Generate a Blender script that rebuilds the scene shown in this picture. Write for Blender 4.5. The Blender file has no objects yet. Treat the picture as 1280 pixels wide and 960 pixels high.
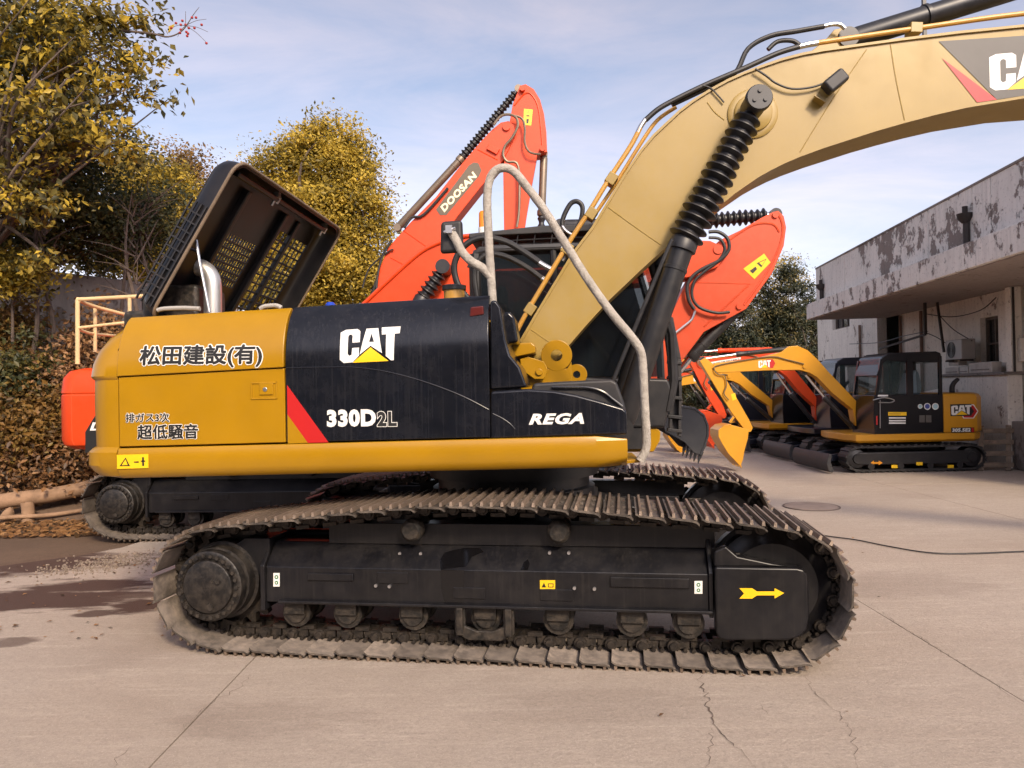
import bpy, bmesh, math, random
import numpy as np
from mathutils import Vector, Matrix
random.seed(7); RNG = np.random.default_rng(11)
SC = bpy.context.scene; COL = SC.collection
R = math.radians
# ------------------------------------------------------------------ camera
CF, CH, CP, CR = 920.0, 1.945, .0072, .019        # focal (px of a 1280 picture), eye height, pitch up, roll
cam_d = bpy.data.cameras.new('camera'); cam = bpy.data.objects.new('camera', cam_d); COL.objects.link(cam)
cam_d.sensor_width = 36; cam_d.lens = CF/1280*36; cam_d.clip_end = 3000; cam_d.clip_start = .05
cam.matrix_world = Matrix.Translation((0, 0, CH)) @ Matrix.Rotation(math.pi/2+CP, 4, 'X') @ Matrix.Rotation(-CR, 4, 'Z')
SC.camera = cam
# ------------------------------------------------------------------ sky, sun, exposure
SUN_EL, SUN_AZ = 35.0, 158.0      # azimuth clockwise from +Y (the way the camera looks)
wd = bpy.data.worlds.new('World'); SC.world = wd; wd.use_nodes = True
nt = wd.node_tree; nt.nodes.clear()
def nn(tree, kind, **kw):
    n = tree.nodes.new(kind)
    for k, v in kw.items():
        if k.startswith('i_'):
            key = k[2:]; key = int(key) if key.isdigit() else key.replace('_', ' ')
            n.inputs[key].default_value = v
        else: setattr(n, k, v)
    return n
def lk(tree, a, b): tree.links.new(a, b)
sky = nn(nt, 'ShaderNodeTexSky', sky_type='NISHITA', sun_disc=False, sun_elevation=R(SUN_EL), sun_rotation=R(SUN_AZ), altitude=60, air_density=1.0, dust_density=3.0, ozone_density=1.4)
tc = nn(nt, 'ShaderNodeTexCoord')
mp = nn(nt, 'ShaderNodeMapping'); mp.inputs['Scale'].default_value = (1.3, 1.1, 4.6); mp.inputs['Rotation'].default_value = (R(14), R(-17), R(20))
cn = nn(nt, 'ShaderNodeTexNoise', i_Scale=2.1, i_Detail=9, i_Roughness=.62, i_Distortion=.5)
cr_ = nn(nt, 'ShaderNodeValToRGB'); cr_.color_ramp.elements[0].position = .10; cr_.color_ramp.elements[1].position = .92
lum = nn(nt, 'ShaderNodeRGBToBW'); cl = nn(nt, 'ShaderNodeMixRGB', blend_type='MULTIPLY', i_Fac=1.0); cl.inputs[2].default_value = (2.05, 1.85, 2.08, 1)
hz = nn(nt, 'ShaderNodeMixRGB', blend_type='MIX'); ml = nn(nt, 'ShaderNodeMath', operation='MULTIPLY', i_1=.95)
bg = nn(nt, 'ShaderNodeBackground', i_Strength=.138); wo = nn(nt, 'ShaderNodeOutputWorld')
lk(nt, tc.outputs['Generated'], mp.inputs['Vector']); lk(nt, mp.outputs[0], cn.inputs['Vector']); lk(nt, cn.outputs['Fac'], cr_.inputs[0])
lk(nt, sky.outputs[0], lum.inputs[0]); lk(nt, lum.outputs[0], cl.inputs[1]); lk(nt, cr_.outputs[0], ml.inputs[0]); lk(nt, ml.outputs[0], hz.inputs[0])
lk(nt, sky.outputs[0], hz.inputs[1]); lk(nt, cl.outputs[0], hz.inputs[2]); lk(nt, hz.outputs[0], bg.inputs[0]); lk(nt, bg.outputs[0], wo.inputs[0])
sl = bpy.data.lights.new('sun', 'SUN'); sl.energy = 2.6; sl.angle = R(8); sl.color = (1, .81, .56)
so = bpy.data.objects.new('sun', sl); COL.objects.link(so)
sv = Vector((math.sin(R(SUN_AZ))*math.cos(R(SUN_EL)), math.cos(R(SUN_AZ))*math.cos(R(SUN_EL)), math.sin(R(SUN_EL))))
so.rotation_euler = sv.to_track_quat('Z', 'Y').to_euler(); so.location = (30, -10, 30)
SC.view_settings.view_transform = 'Standard'; SC.view_settings.look = 'None'; SC.view_settings.gamma = 1; SC.view_settings.exposure = .58
SC.view_settings.use_curve_mapping = False
SC.cycles.max_bounces = 6; SC.cycles.transparent_max_bounces = 8

# ------------------------------------------------------------------ pixels to places
def ray(u, v):
    a, b = u-640, v-480
    X = (a*math.cos(CR)-b*math.sin(CR))/CF; Y = (a*math.sin(CR)+b*math.cos(CR))/CF
    c, s = math.cos(CP), math.sin(CP); up = -Y
    return (X, c-s*up, s+c*up)
def onz(u, v, z=0.0):
    d = ray(u, v); k = (z-CH)/d[2]; return Vector((d[0]*k, d[1]*k, z))
def ony(u, v, Y):
    d = ray(u, v); k = Y/d[1]; return Vector((d[0]*k, Y, CH+d[2]*k))
class Frame:                                   # t forward, s away from the camera, z up
    def __init__(self, x, y, yaw):
        self.x, self.y, self.yaw = x, y, R(yaw); self.c, self.sn = math.cos(self.yaw), math.sin(self.yaw)
    def px(self, u, v, s):
        d = ray(u, v); lo = -self.sn*self.x+self.c*self.y; ld = -self.sn*d[0]+self.c*d[1]
        k = (s+lo)/ld; p = (d[0]*k, d[1]*k, CH+d[2]*k)
        return ((p[0]-self.x)*self.c+(p[1]-self.y)*self.sn, p[2])
    def pl(self, pts, s): return [self.px(u, v, s) for u, v in pts]
    def p3(self, pts, s):
        out = []
        for q in pts:
            ss = q[2] if len(q) > 2 else s
            t, z = self.px(q[0], q[1], ss); out.append((t, ss, z))
        return out

# ------------------------------------------------------------------ materials
MT = {}
def mat(name, col, rough=.5, metal=0.0, dust=0.0, dustcol=(.30, .24, .18), nscale=3.0, var=.12, bump=0.0, bscale=60., streak=0.0, coat=0.0, spec=.5, emis=None, orand=0.0):
    if name in MT: return MT[name]
    m = bpy.data.materials.new(name); m.use_nodes = True; t = m.node_tree; b = t.nodes['Principled BSDF']
    b.inputs['Roughness'].default_value = rough; b.inputs['Metallic'].default_value = metal
    b.inputs['Specular IOR Level'].default_value = spec
    if coat: b.inputs['Coat Weight'].default_value = coat; b.inputs['Coat Roughness'].default_value = .12
    g = nn(t, 'ShaderNodeNewGeometry')
    n1 = nn(t, 'ShaderNodeTexNoise', i_Scale=nscale, i_Detail=8, i_Roughness=.6); lk(t, g.outputs['Position'], n1.inputs['Vector'])
    mr = nn(t, 'ShaderNodeMapRange'); mr.inputs[1].default_value = .3; mr.inputs[2].default_value = .7; mr.inputs[3].default_value = 1-var; mr.inputs[4].default_value = 1+var
    lk(t, n1.outputs['Fac'], mr.inputs[0])
    mu = nn(t, 'ShaderNodeMixRGB', blend_type='MULTIPLY', i_Fac=1.0); mu.inputs[1].default_value = (*col, 1); lk(t, mr.outputs[0], mu.inputs[2])
    out = mu.outputs[0]
    def pair(o_):
        oi = nn(t, 'ShaderNodeObjectInfo'); r_ = nn(t, 'ShaderNodeMapRange'); r_.inputs[3].default_value = 1-orand; r_.inputs[4].default_value = 1+orand*.7; lk(t, oi.outputs['Random'], r_.inputs[0])
        x_ = nn(t, 'ShaderNodeMixRGB', blend_type='MULTIPLY', i_Fac=1.0); lk(t, o_, x_.inputs[1]); lk(t, r_.outputs[0], x_.inputs[2]); return x_.outputs[0]
    if dust:
        n2 = nn(t, 'ShaderNodeTexNoise', i_Scale=nscale*2.7, i_Detail=10, i_Roughness=.7); lk(t, g.outputs['Position'], n2.inputs['Vector'])
        rp = nn(t, 'ShaderNodeValToRGB'); rp.color_ramp.elements[0].position = .42; rp.color_ramp.elements[1].position = .68
        lk(t, n2.outputs['Fac'], rp.inputs[0])
        sc = nn(t, 'ShaderNodeMath', operation='MULTIPLY', i_1=dust); lk(t, rp.outputs[0], sc.inputs[0])
        mx = nn(t, 'ShaderNodeMixRGB'); lk(t, sc.outputs[0], mx.inputs[0]); lk(t, out, mx.inputs[1]); mx.inputs[2].default_value = (*dustcol, 1); out = mx.outputs[0]
        ra = nn(t, 'ShaderNodeMath', operation='MULTIPLY_ADD', i_1=.35, i_2=rough); lk(t, sc.outputs[0], ra.inputs[0]); lk(t, ra.outputs[0], b.inputs['Roughness'])
    if streak:
        mp = nn(t, 'ShaderNodeMapping'); mp.inputs['Scale'].default_value = (46, 46, 1.1); lk(t, g.outputs['Position'], mp.inputs[0])
        n3 = nn(t, 'ShaderNodeTexNoise', i_Scale=1.0, i_Detail=5, i_Roughness=.6); lk(t, mp.outputs[0], n3.inputs['Vector'])
        r3 = nn(t, 'ShaderNodeValToRGB'); r3.color_ramp.elements[0].position = .52; r3.color_ramp.elements[1].position = .74; lk(t, n3.outputs['Fac'], r3.inputs[0])
        n4 = nn(t, 'ShaderNodeTexNoise', i_Scale=1.6, i_Detail=2); lk(t, g.outputs['Position'], n4.inputs['Vector'])
        m4 = nn(t, 'ShaderNodeMath', operation='MULTIPLY'); lk(t, r3.outputs[0], m4.inputs[0]); lk(t, n4.outputs['Fac'], m4.inputs[1])
        m5 = nn(t, 'ShaderNodeMath', operation='MULTIPLY', i_1=streak); lk(t, m4.outputs[0], m5.inputs[0])
        mx = nn(t, 'ShaderNodeMixRGB'); lk(t, m5.outputs[0], mx.inputs[0]); lk(t, out, mx.inputs[1]); mx.inputs[2].default_value = (*dustcol, 1); out = mx.outputs[0]
    if orand: out = pair(out)
    lk(t, out, b.inputs['Base Color'])
    if bump:
        n5 = nn(t, 'ShaderNodeTexNoise', i_Scale=bscale, i_Detail=6); lk(t, g.outputs['Position'], n5.inputs['Vector'])
        bm_ = nn(t, 'ShaderNodeBump', i_Strength=bump, i_Distance=.01); lk(t, n5.outputs['Fac'], bm_.inputs['Height']); lk(t, bm_.outputs[0], b.inputs['Normal'])
    if emis: b.inputs['Emission Color'].default_value = (*emis, 1); b.inputs['Emission Strength'].default_value = 1
    MT[name] = m; return m
def glass(name, col=(.05, .06, .065), rough=.03, alpha=.55):
    if name in MT: return MT[name]
    m = mat(name, col, rough, var=.02); b = m.node_tree.nodes['Principled BSDF']; b.inputs['Alpha'].default_value = alpha; b.inputs['IOR'].default_value = 1.5
    return m
YEL = mat('yellow_paint', (.35, .18, .003), .28, spec=.45, dust=.04, var=.06, dustcol=(.36, .22, .08), coat=.12)
YEL2 = mat('boom_yellow_paint', (.30, .20, .042), .38, dust=.35, var=.10, dustcol=(.315, .232, .112), nscale=1.2, streak=.22)
YELN = mat('new_yellow_paint', (.58, .27, .014), .35, var=.05, coat=.2)
BLK = mat('black_gloss_panel', (.006, .007, .011), .19, var=.25, streak=.14, dust=.04, dustcol=(.16, .15, .15), spec=.4)
BLKP = mat('black_plastic', (.014, .014, .016), .5, var=.3, dust=.16, dustcol=(.12, .09, .07))
BLKM = mat('black_metal', (.013, .013, .015), .4, var=.3, dust=.15, dustcol=(.10, .085, .07))
FRM = mat('dusty_black_frame', (.006, .006, .008), .32, var=.35, dust=.15, dustcol=(.062, .054, .047), streak=.34, nscale=2.2, spec=.4)
SHOE = mat('worn_track_steel', (.06, .052, .045), .5, .2, dust=.6, dustcol=(.23, .18, .14), nscale=5, var=.35, bump=.25, orand=.35)
PADI = mat('dusty_pad_inside', (.15, .125, .105), .7, dust=.8, dustcol=(.31, .25, .20), nscale=6, var=.35, bump=.2, orand=.3)
GROU = mat('polished_grouser', (.20, .15, .115), .45, .35, dust=.5, dustcol=(.27, .205, .15), nscale=7, var=.3, bump=.2, orand=.3)
CHN = mat('oily_chain_steel', (.022, .019, .017), .42, .3, dust=.4, dustcol=(.12, .09, .065), nscale=9, var=.4, bump=.3)
DRIVE = mat('muddy_drive_steel', (.016, .015, .014), .45, .2, dust=.5, dustcol=(.12, .092, .068), nscale=6, var=.4, bump=.4, bscale=30)
INTR = mat('hood_inside', (.006, .006, .007), .30, var=.4, dust=.22, dustcol=(.040, .025, .016), nscale=1.5)
HRIM = mat('dusty_hood_rim', (.16, .115, .075), .7, var=.3)
STEEL = mat('bright_steel', (.55, .55, .56), .3, .9, var=.08)
ROD = mat('chrome_rod', (.7, .7, .72), .15, 1.0, var=.03)
ALU = mat('exhaust_silver', (.62, .60, .57), .36, .8, var=.1)
RUB = mat('rubber_hose', (.012, .012, .013), .5, var=.2, dust=.12, dustcol=(.12, .10, .08))
BEL = mat('bellows_rubber', (.012, .012, .014), .4, var=.2, dust=.2, dustcol=(.10, .085, .07))
FOAM = mat('grey_foam_wrap', (.36, .33, .29), .95, var=.22, bump=.9, bscale=55, nscale=14, dust=.35, dustcol=(.20, .17, .14))
ORG = mat('orange_paint', (.60, .052, .007), .42, spec=.35, var=.05, dust=.06, dustcol=(.45, .16, .08))
ORG2 = mat('faded_orange_paint', (.55, .062, .018), .45, spec=.35, var=.06, dust=.10, dustcol=(.45, .18, .10))
WHT = mat('white_vinyl', (.75, .74, .70), .45, var=.05)
CREAM = mat('cream_vinyl', (.78, .72, .45), .45, var=.05)
RED = mat('red_vinyl', (.45, .012, .012), .4, var=.04)
YELD = mat('yellow_vinyl', (.85, .52, .01), .4, var=.05)
INK = mat('black_ink', (.012, .012, .012), .5, var=.05)
GRYD = mat('grey_vinyl', (.085, .078, .07), .5, var=.1)
BRN = mat('brown_vinyl', (.10, .075, .045), .5, var=.1)
GRN = mat('green_vinyl', (.01, .14, .05), .5, var=.1)
AMB = mat('amber_lens', (.75, .24, .015), .2, var=.1)
BLU = mat('blue_cap', (.02, .06, .45), .25, var=.1)
GLS = glass('cab_glass', (.012, .016, .02), .04, .72)
GLS2 = glass('mini_glass', (.05, .075, .075), .04, .32)
BRNP = mat('bronze_tube', (.17, .13, .09), .4, .4, var=.15)
PIPEY = mat('ochre_pipe', (.48, .25, .04), .4, var=.12, dust=.2, dustcol=(.4, .28, .15))

# ------------------------------------------------------------------ mesh building
class MB:
    def __init__(self): self.v = []; self.f = []; self.m = []
    def add(self, vs, fs, mi=0):
        o = len(self.v); self.v += [tuple(p) for p in vs]; self.f += [tuple(i+o for i in f) for f in fs]; self.m += [mi]*len(fs); return self
    def box(self, c, d, rot=None, mi=0):
        vs = [Vector((sx*d[0]/2, sy*d[1]/2, sz*d[2]/2)) for sx in (-1, 1) for sy in (-1, 1) for sz in (-1, 1)]
        if rot is not None: vs = [rot @ p for p in vs]
        vs = [p+Vector(c) for p in vs]
        return self.add(vs, [(0, 1, 3, 2), (4, 6, 7, 5), (0, 4, 5, 1), (2, 3, 7, 6), (0, 2, 6, 4), (1, 5, 7, 3)], mi)
    def bar(self, p0, p1, w, h, mi=0, up=(0, 0, 1)):
        p0, p1 = Vector(p0), Vector(p1); d = p1-p0; x = d.normalized(); u = Vector(up)
        y = u.cross(x); y = y.normalized() if y.length > 1e-4 else Vector((0, 1, 0)); z = x.cross(y)
        return self.box((p0+p1)/2, (d.length, w, h), Matrix((x, y, z)).transposed(), mi)
    def prism(self, poly, s0, s1, mi=0):       # poly of (t, z), swept along s
        n = len(poly); vs = [(t, s0, z) for t, z in poly]+[(t, s1, z) for t, z in poly]
        return self.add(vs, [tuple(range(n)), tuple(range(2*n-1, n-1, -1))]+[(i, i+n, (i+1) % n+n, (i+1) % n) for i in range(n)], mi)
    def slab(self, poly, z0, z1, mi=0):        # poly of (x, y)
        n = len(poly); vs = [(x, y, z0) for x, y in poly]+[(x, y, z1) for x, y in poly]
        return self.add(vs, [tuple(range(n)), tuple(range(2*n-1, n-1, -1))]+[(i, i+n, (i+1) % n+n, (i+1) % n) for i in range(n)], mi)
    def loft(self, rings, mi=0, closed=True, caps=True):
        n = len(rings[0]); vs = [p for r in rings for p in r]; fs = []
        for a in range(len(rings)-1):
            for i in range(n if closed else n-1):
                j = (i+1) % n; fs.append((a*n+i, a*n+j, (a+1)*n+j, (a+1)*n+i))
        if caps and closed: fs += [tuple(range(n-1, -1, -1)), tuple(range((len(rings)-1)*n, len(rings)*n))]
        return self.add(vs, fs, mi)
    def tube(self, pts, r, seg=8, mi=0, smooth=True, sub=5, wob=0.0):
        P = [Vector(p) for p in pts]
        if smooth and len(P) > 2:
            Q = []
            for i in range(len(P)-1):
                a, b, c, d = P[max(i-1, 0)], P[i], P[i+1], P[min(i+2, len(P)-1)]
                for k in range(sub):
                    u = k/sub; Q.append(.5*((2*b)+(c-a)*u+(2*a-5*b+4*c-d)*u*u+(3*b-a-3*c+d)*u**3))
            Q.append(P[-1])
        else: Q = P
        n = len(Q); rr = [r]*n if not hasattr(r, '__len__') else [np.interp(i/(n-1), np.linspace(0, 1, len(r)), r) for i in range(n)]
        rings = []; T = (Q[1]-Q[0]).normalized(); N = T.orthogonal().normalized()
        for i in range(n):
            t = (Q[min(i+1, n-1)]-Q[max(i-1, 0)]).normalized()
            N = (N-t*N.dot(t)).normalized(); B = t.cross(N)
            rings.append([Q[i]+(N*math.cos(2*math.pi*k/seg)+B*math.sin(2*math.pi*k/seg))*rr[i]*(1+(random.uniform(-wob, wob) if wob else 0)) for k in range(seg)])
        return self.loft(rings, mi)
    def lathe(self, p0, p1, prof, seg=24, mi=0, tilt=None):  # prof of (distance from p0 along the axis, radius)
        p0, p1 = Vector(p0), Vector(p1); a = (p1-p0).normalized(); N = a.orthogonal().normalized(); B = a.cross(N); rings = []
        for d, r in prof:
            rings.append([p0+a*d+(N*math.cos(2*math.pi*k/seg)+B*math.sin(2*math.pi*k/seg))*max(r, 1e-4) for k in range(seg)])
        return self.loft(rings, mi)
    def cyl(self, p0, p1, r, seg=16, mi=0, r1=None):
        L = (Vector(p1)-Vector(p0)).length; return self.lathe(p0, p1, [(0, r), (L, r if r1 is None else r1)], seg, mi)
    def ring(self, c, axis, ro, ri, w, seg=24, mi=0):
        a = Vector(axis).normalized(); p0 = Vector(c)-a*w/2
        N = a.orthogonal().normalized(); B = a.cross(N); rg = []
        for d, r in ((0, ri), (0, ro), (w, ro), (w, ri), (0, ri)):
            rg.append([p0+a*d+(N*math.cos(2*math.pi*k/seg)+B*math.sin(2*math.pi*k/seg))*r for k in range(seg)])
        return self.loft(rg, mi, caps=False)
    def build(self, name, mats, parent=None, bevel=0, seg=2, ang=35, loc=None, rotz=None, recalc=True):
        me = bpy.data.meshes.new(name); me.from_pydata(self.v, [], self.f)
        for i, p in enumerate(me.polygons): p.material_index = self.m[i]
        if recalc:
            bm = bmesh.new(); bm.from_mesh(me); bmesh.ops.recalc_face_normals(bm, faces=bm.faces); bm.to_mesh(me); bm.free()
        for p in me.polygons: p.use_smooth = True
        me.set_sharp_from_angle(angle=R(ang))
        for m in (mats if isinstance(mats, (list, tuple)) else [mats]): me.materials.append(m)
        o = bpy.data.objects.new(name, me); COL.objects.link(o)
        if parent is not None: o.parent = parent
        if loc is not None: o.location = loc
        if rotz is not None: o.rotation_euler = (0, 0, rotz)
        if bevel:
            b = o.modifiers.new('bevel', 'BEVEL'); b.width = bevel; b.segments = seg; b.limit_method = 'ANGLE'; b.angle_limit = R(30); b.harden_normals = True
        return o
def thing(name, label, cat, loc=(0, 0, 0), rotz=0, group=None):
    o = bpy.data.objects.new(name, None); COL.objects.link(o); o.location = loc; o.rotation_euler = (0, 0, rotz); o.empty_display_size = .3
    o['label'] = label; o['category'] = cat
    if group: o['group'] = group
    return o
def tag(o, label, cat, group=None):
    o['label'] = label; o['category'] = cat
    if group: o['group'] = group
    return o
def inst(src, parent, loc=None, mtx=None):
    o = bpy.data.objects.new(src.name.split('.')[0], src.data); COL.objects.link(o); o.parent = parent
    if mtx is not None: o.matrix_local = mtx
    elif loc is not None: o.location = loc
    for m in src.modifiers:
        b = o.modifiers.new(m.name, m.type)
        if m.type == 'BEVEL': b.width = m.width; b.segments = m.segments; b.limit_method = 'ANGLE'; b.angle_limit = m.angle_limit; b.harden_normals = True
    return o
# flat print: polygons or lettering mapped onto a surface
def text2d(s, size=1.0, offset=0.0, xs=1.0, shear=0.0, space=1.0):
    c = bpy.data.curves.new('t', 'FONT'); c.body = s; c.size = size; c.offset = offset; c.shear = shear; c.space_character = space; c.resolution_u = 3
    o = bpy.data.objects.new('t', c); COL.objects.link(o); bpy.context.view_layer.update()
    me = bpy.data.meshes.new_from_object(o.evaluated_get(bpy.context.evaluated_depsgraph_get()))
    V = [(v.co.x*xs, v.co.y) for v in me.vertices]; Fc = [tuple(p.vertices) for p in me.polygons]
    bpy.data.objects.remove(o); bpy.data.curves.remove(c); bpy.data.meshes.remove(me)
    return V, Fc
def fit(V, x0, y0, x1, y1, base=None):
    xs = [p[0] for p in base or V]; ys = [p[1] for p in base or V]; ax, bx, ay, by = min(xs), max(xs), min(ys), max(ys)
    return [(x0+(x-ax)/(bx-ax)*(x1-x0), y0+(y-ay)/(by-ay)*(y1-y0)) for x, y in V]
def bold(P, V, F, d, mi, lay, n=8, asp=1.0):
    for k in range(n):
        a = 2*math.pi*k/n; P.faces([(x+d*math.cos(a), y+d*math.sin(a)*asp) for x, y in V], F, mi, lay+.22*k)
    P.faces(V, F, mi, lay+.22*n)
class Print:
    """flat print collected in (t, z), cut fine and wrapped on a surface"""
    def __init__(self): self.bm = bmesh.new(); self.n = 0
    def poly(self, pts, mi=0, lay=1):
        f = self.bm.faces.new([self.bm.verts.new((x, -lay*.0009, y)) for x, y in pts]); f.normal_update(); f.material_index = mi; return self
    def faces(self, V, Fc, mi=0, lay=1):
        vs = [self.bm.verts.new((x, -lay*.0009, y)) for x, y in V]
        for f in Fc:
            try: self.bm.faces.new([vs[i] for i in f]).material_index = mi
            except ValueError: pass
        return self
    def build(self, name, mats, parent, surf=None, cuts=None, eps=.0015, xf=None):
        bm = self.bm; bm.normal_update()
        bmesh.ops.triangulate(bm, faces=[f for f in bm.faces if len(f.verts) > 4])
        if cuts:
            for zc in cuts:
                bmesh.ops.bisect_plane(bm, geom=bm.verts[:]+bm.edges[:]+bm.faces[:], plane_co=(0, 0, zc), plane_no=(0, 0, 1))
        for v in bm.verts:
            if surf: v.co.y += surf(v.co.x, v.co.z)-eps
            elif xf: v.co = xf(v.co.x, v.co.y-eps, v.co.z)
        me = bpy.data.meshes.new(name); bm.to_mesh(me); bm.free()
        for m in (mats if isinstance(mats, (list, tuple)) else [mats]): me.materials.append(m)
        o = bpy.data.objects.new(name, me); COL.objects.link(o); o.parent = parent; return o
# a three letter maker's mark, in a 303 x 185 box (y up)
LOGO = {'C': [(0, 160), (25, 174), (85, 177), (100, 165), (100, 107), (62, 105), (62, 142), (55, 149), (45, 147), (40, 137), (40, 47), (48, 37), (60, 42), (62, 77), (97, 79), (97, 37), (65, 3), (20, 0), (0, 17)],
        'A1': [(130, 177), (160, 178), (157, 152), (147, 107), (158, 106), (155, 87), (100, 42)], 'A2': [(160, 178), (190, 179), (213, 47), (155, 87), (158, 106), (172, 107), (157, 152)],
        'T': [(208, 182), (303, 185), (300, 149), (275, 147), (272, 9), (258, 9), (232, 32), (232, 145), (210, 144)], 'tri': [(65, 1), (155, 79), (246, 6)]}
def logo(P, x0, y0, x1, y1, mi_w=0, mi_y=1, lay=1, letters='CAT', shx=0.0):
    for k, pl in LOGO.items():
        if k == 'T' and 'T' not in letters: continue
        P.poly([(x0+a/303*(x1-x0)+b/185*shx, y0+b/185*(y1-y0)) for a, b in pl], mi_y if k == 'tri' else mi_w, lay)

# ================================================================== SETTING: ground
def ground_mat(name, base, alt, dark, slab=False):
    m = bpy.data.materials.new(name); m.use_nodes = True; t = m.node_tree; b = t.nodes['Principled BSDF']; b.inputs['Roughness'].default_value = .78; b.inputs['Specular IOR Level'].default_value = .35
    g = nn(t, 'ShaderNodeNewGeometry')
    def noise(sc, det=8, ro=.6, st=None, dist=0):
        n = nn(t, 'ShaderNodeTexNoise', i_Scale=sc, i_Detail=det, i_Roughness=ro, i_Distortion=dist)
        if st: mp = nn(t, 'ShaderNodeMapping'); mp.inputs['Scale'].default_value = st; mp.inputs['Rotation'].default_value = (0, 0, R(12)); lk(t, g.outputs['Position'], mp.inputs[0]); lk(t, mp.outputs[0], n.inputs['Vector'])
        else: lk(t, g.outputs['Position'], n.inputs['Vector'])
        return n
    def ramp(src, a, b_): r = nn(t, 'ShaderNodeValToRGB'); r.color_ramp.elements[0].position = a; r.color_ramp.elements[1].position = b_; lk(t, src, r.inputs[0]); return r.outputs[0]
    def mix(f, a, c, amt=1.0):
        s = nn(t, 'ShaderNodeMath', operation='MULTIPLY', i_1=amt); lk(t, f, s.inputs[0])
        x = nn(t, 'ShaderNodeMixRGB'); lk(t, s.outputs[0], x.inputs[0])
        if isinstance(a, tuple): x.inputs[1].default_value = (*a, 1)
        else: lk(t, a, x.inputs[1])
        x.inputs[2].default_value = (*c, 1); return x.outputs[0]
    o = mix(ramp(noise(.55).outputs['Fac'], .35, .68), base, alt)
    o = mix(ramp(noise(1.2, 10, .7, (.6, 2.6, 1)).outputs['Fac'], .5, .72), o, tuple(c*1.22 for c in base), .55)     # scuffed, swept dust
    o = mix(ramp(noise(.42, 9, .65, (.8, 1.5, 1), .6).outputs['Fac'], .55, .70), o, dark, .55)                      # damp / oily stains
    o = mix(ramp(noise(9, 10, .75, (1, 1.8, 1)).outputs['Fac'], .42, .72), o, tuple(c*.72 for c in base), .6)
    o = mix(ramp(noise(3.2, 10, .75, (.35, 4.5, 1), .3).outputs['Fac'], .54, .66), o, tuple(c*1.28 for c in base), .5)
    o = mix(ramp(noise(38, 8, .75).outputs['Fac'], .46, .66), o, tuple(c*.62 for c in base), .6)
    o = mix(ramp(noise(75, 4, .7, (.5, 1.6, 1)).outputs['Fac'], .58, .70), o, tuple(c*.42 for c in base), .6)
    o = mix(ramp(noise(120, 3, .6).outputs['Fac'], .55, .72), o, tuple(min(1, c*1.55) for c in base), .5)
    if slab:
        for (u, v, ru, rv, am) in ((30, 750, 140, 13, 1), (120, 732, 80, 9, 1), (20, 704, 130, 14, 1), (118, 766, 24, 5, .9), (178, 757, 34, 9, 1), (150, 745, 60, 6, .8), (15, 802, 26, 6, .7), (330, 900, 120, 22, .18), (760, 880, 160, 20, .14), (1130, 730, 110, 14, .16)):
            c = onz(u, v); rx = (onz(u+ru, v)-c).length; ry = max(.10, abs(onz(u, v-rv).y-c.y))
            sb_ = nn(t, 'ShaderNodeMapping'); sb_.vector_type = 'POINT'; sb_.inputs['Location'].default_value = (-c.x/rx, -c.y/ry, 0); sb_.inputs['Scale'].default_value = (1/rx, 1/ry, 0); lk(t, g.outputs['Position'], sb_.inputs[0])
            ln = nn(t, 'ShaderNodeVectorMath', operation='LENGTH'); lk(t, sb_.outputs[0], ln.inputs[0])
            n9 = noise(2.2, 9, .68, (.7, 2.4, 1)); a9 = nn(t, 'ShaderNodeMath', operation='MULTIPLY_ADD', i_1=-2.6); lk(t, n9.outputs['Fac'], a9.inputs[0]); lk(t, ln.outputs['Value'], a9.inputs[2])
            r9 = nn(t, 'ShaderNodeMapRange'); r9.inputs[1].default_value = -.12; r9.inputs[2].default_value = -.55; r9.inputs[3].default_value = 0; r9.inputs[4].default_value = am; lk(t, a9.outputs[0], r9.inputs[0])
            o = mix(r9.outputs[0], o, (.072, .041, .031))
    lk(t, o, b.inputs['Base Color'])
    hb = noise(30, 10, .75); bmp = nn(t, 'ShaderNodeBump', i_Strength=.7, i_Distance=.014); lk(t, hb.outputs['Fac'], bmp.inputs['Height']); lk(t, bmp.outputs[0], b.inputs['Normal'])
    return m
CONC = ground_mat('yard_concrete', (.40, .335, .280), (.365, .295, .238), (.24, .185, .15), True)
DIRT = ground_mat('brown_dirt', (.115, .075, .05), (.16, .105, .07), (.05, .032, .022))
g = MB(); g.add([(-600, -300, -.03), (600, -300, -.03), (600, 900, -.03), (-600, 900, -.03)], [(0, 1, 2, 3)])
ground = g.build('ground', DIRT, recalc=False); ground['kind'] = 'structure'
yard = ground
bed = MB(); bed.slab([(-40, -21), (23, -21), (23, 39), (-7.0, 39), (-5.2, 15), (-4.2, 12), (-3.6, 9.8), (-4.2, 9.0), (-6.0, 7.5), (-8, 6.4), (-40, 6.3)], -.02, -.0165); bed.build('joint_filler', mat('joint_dust', (.19, .135, .10), .95, var=.3), ground)
def slab_z(): return random.uniform(-.003, .003)
EDGE = [(-60, 6.9), (-5.6, 9.3), (-4.5, 9.75), (-4.1, 11), (-5, 14), (-6.5, 40)]
def left_edge(y):
    if y < 6.4: return -40
    return float(np.interp(y, [6.4, 8.0, 9.2, 9.8, 12, 15, 40], [-9.0, -6.6, -5.3, -5.0, -5.6, -7.0, -9]))
ys = [-21.0, -15, -9, -3, 3.02, 9.02, 14.02, 19.02, 24.02, 29.02, 34.02, 39]
xs = [3.06-5.0*k for k in range(9, 0, -1)]+[3.06, 7.06, 11.06, 15.06, 19.06, 23.06]
gap = .005
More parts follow.
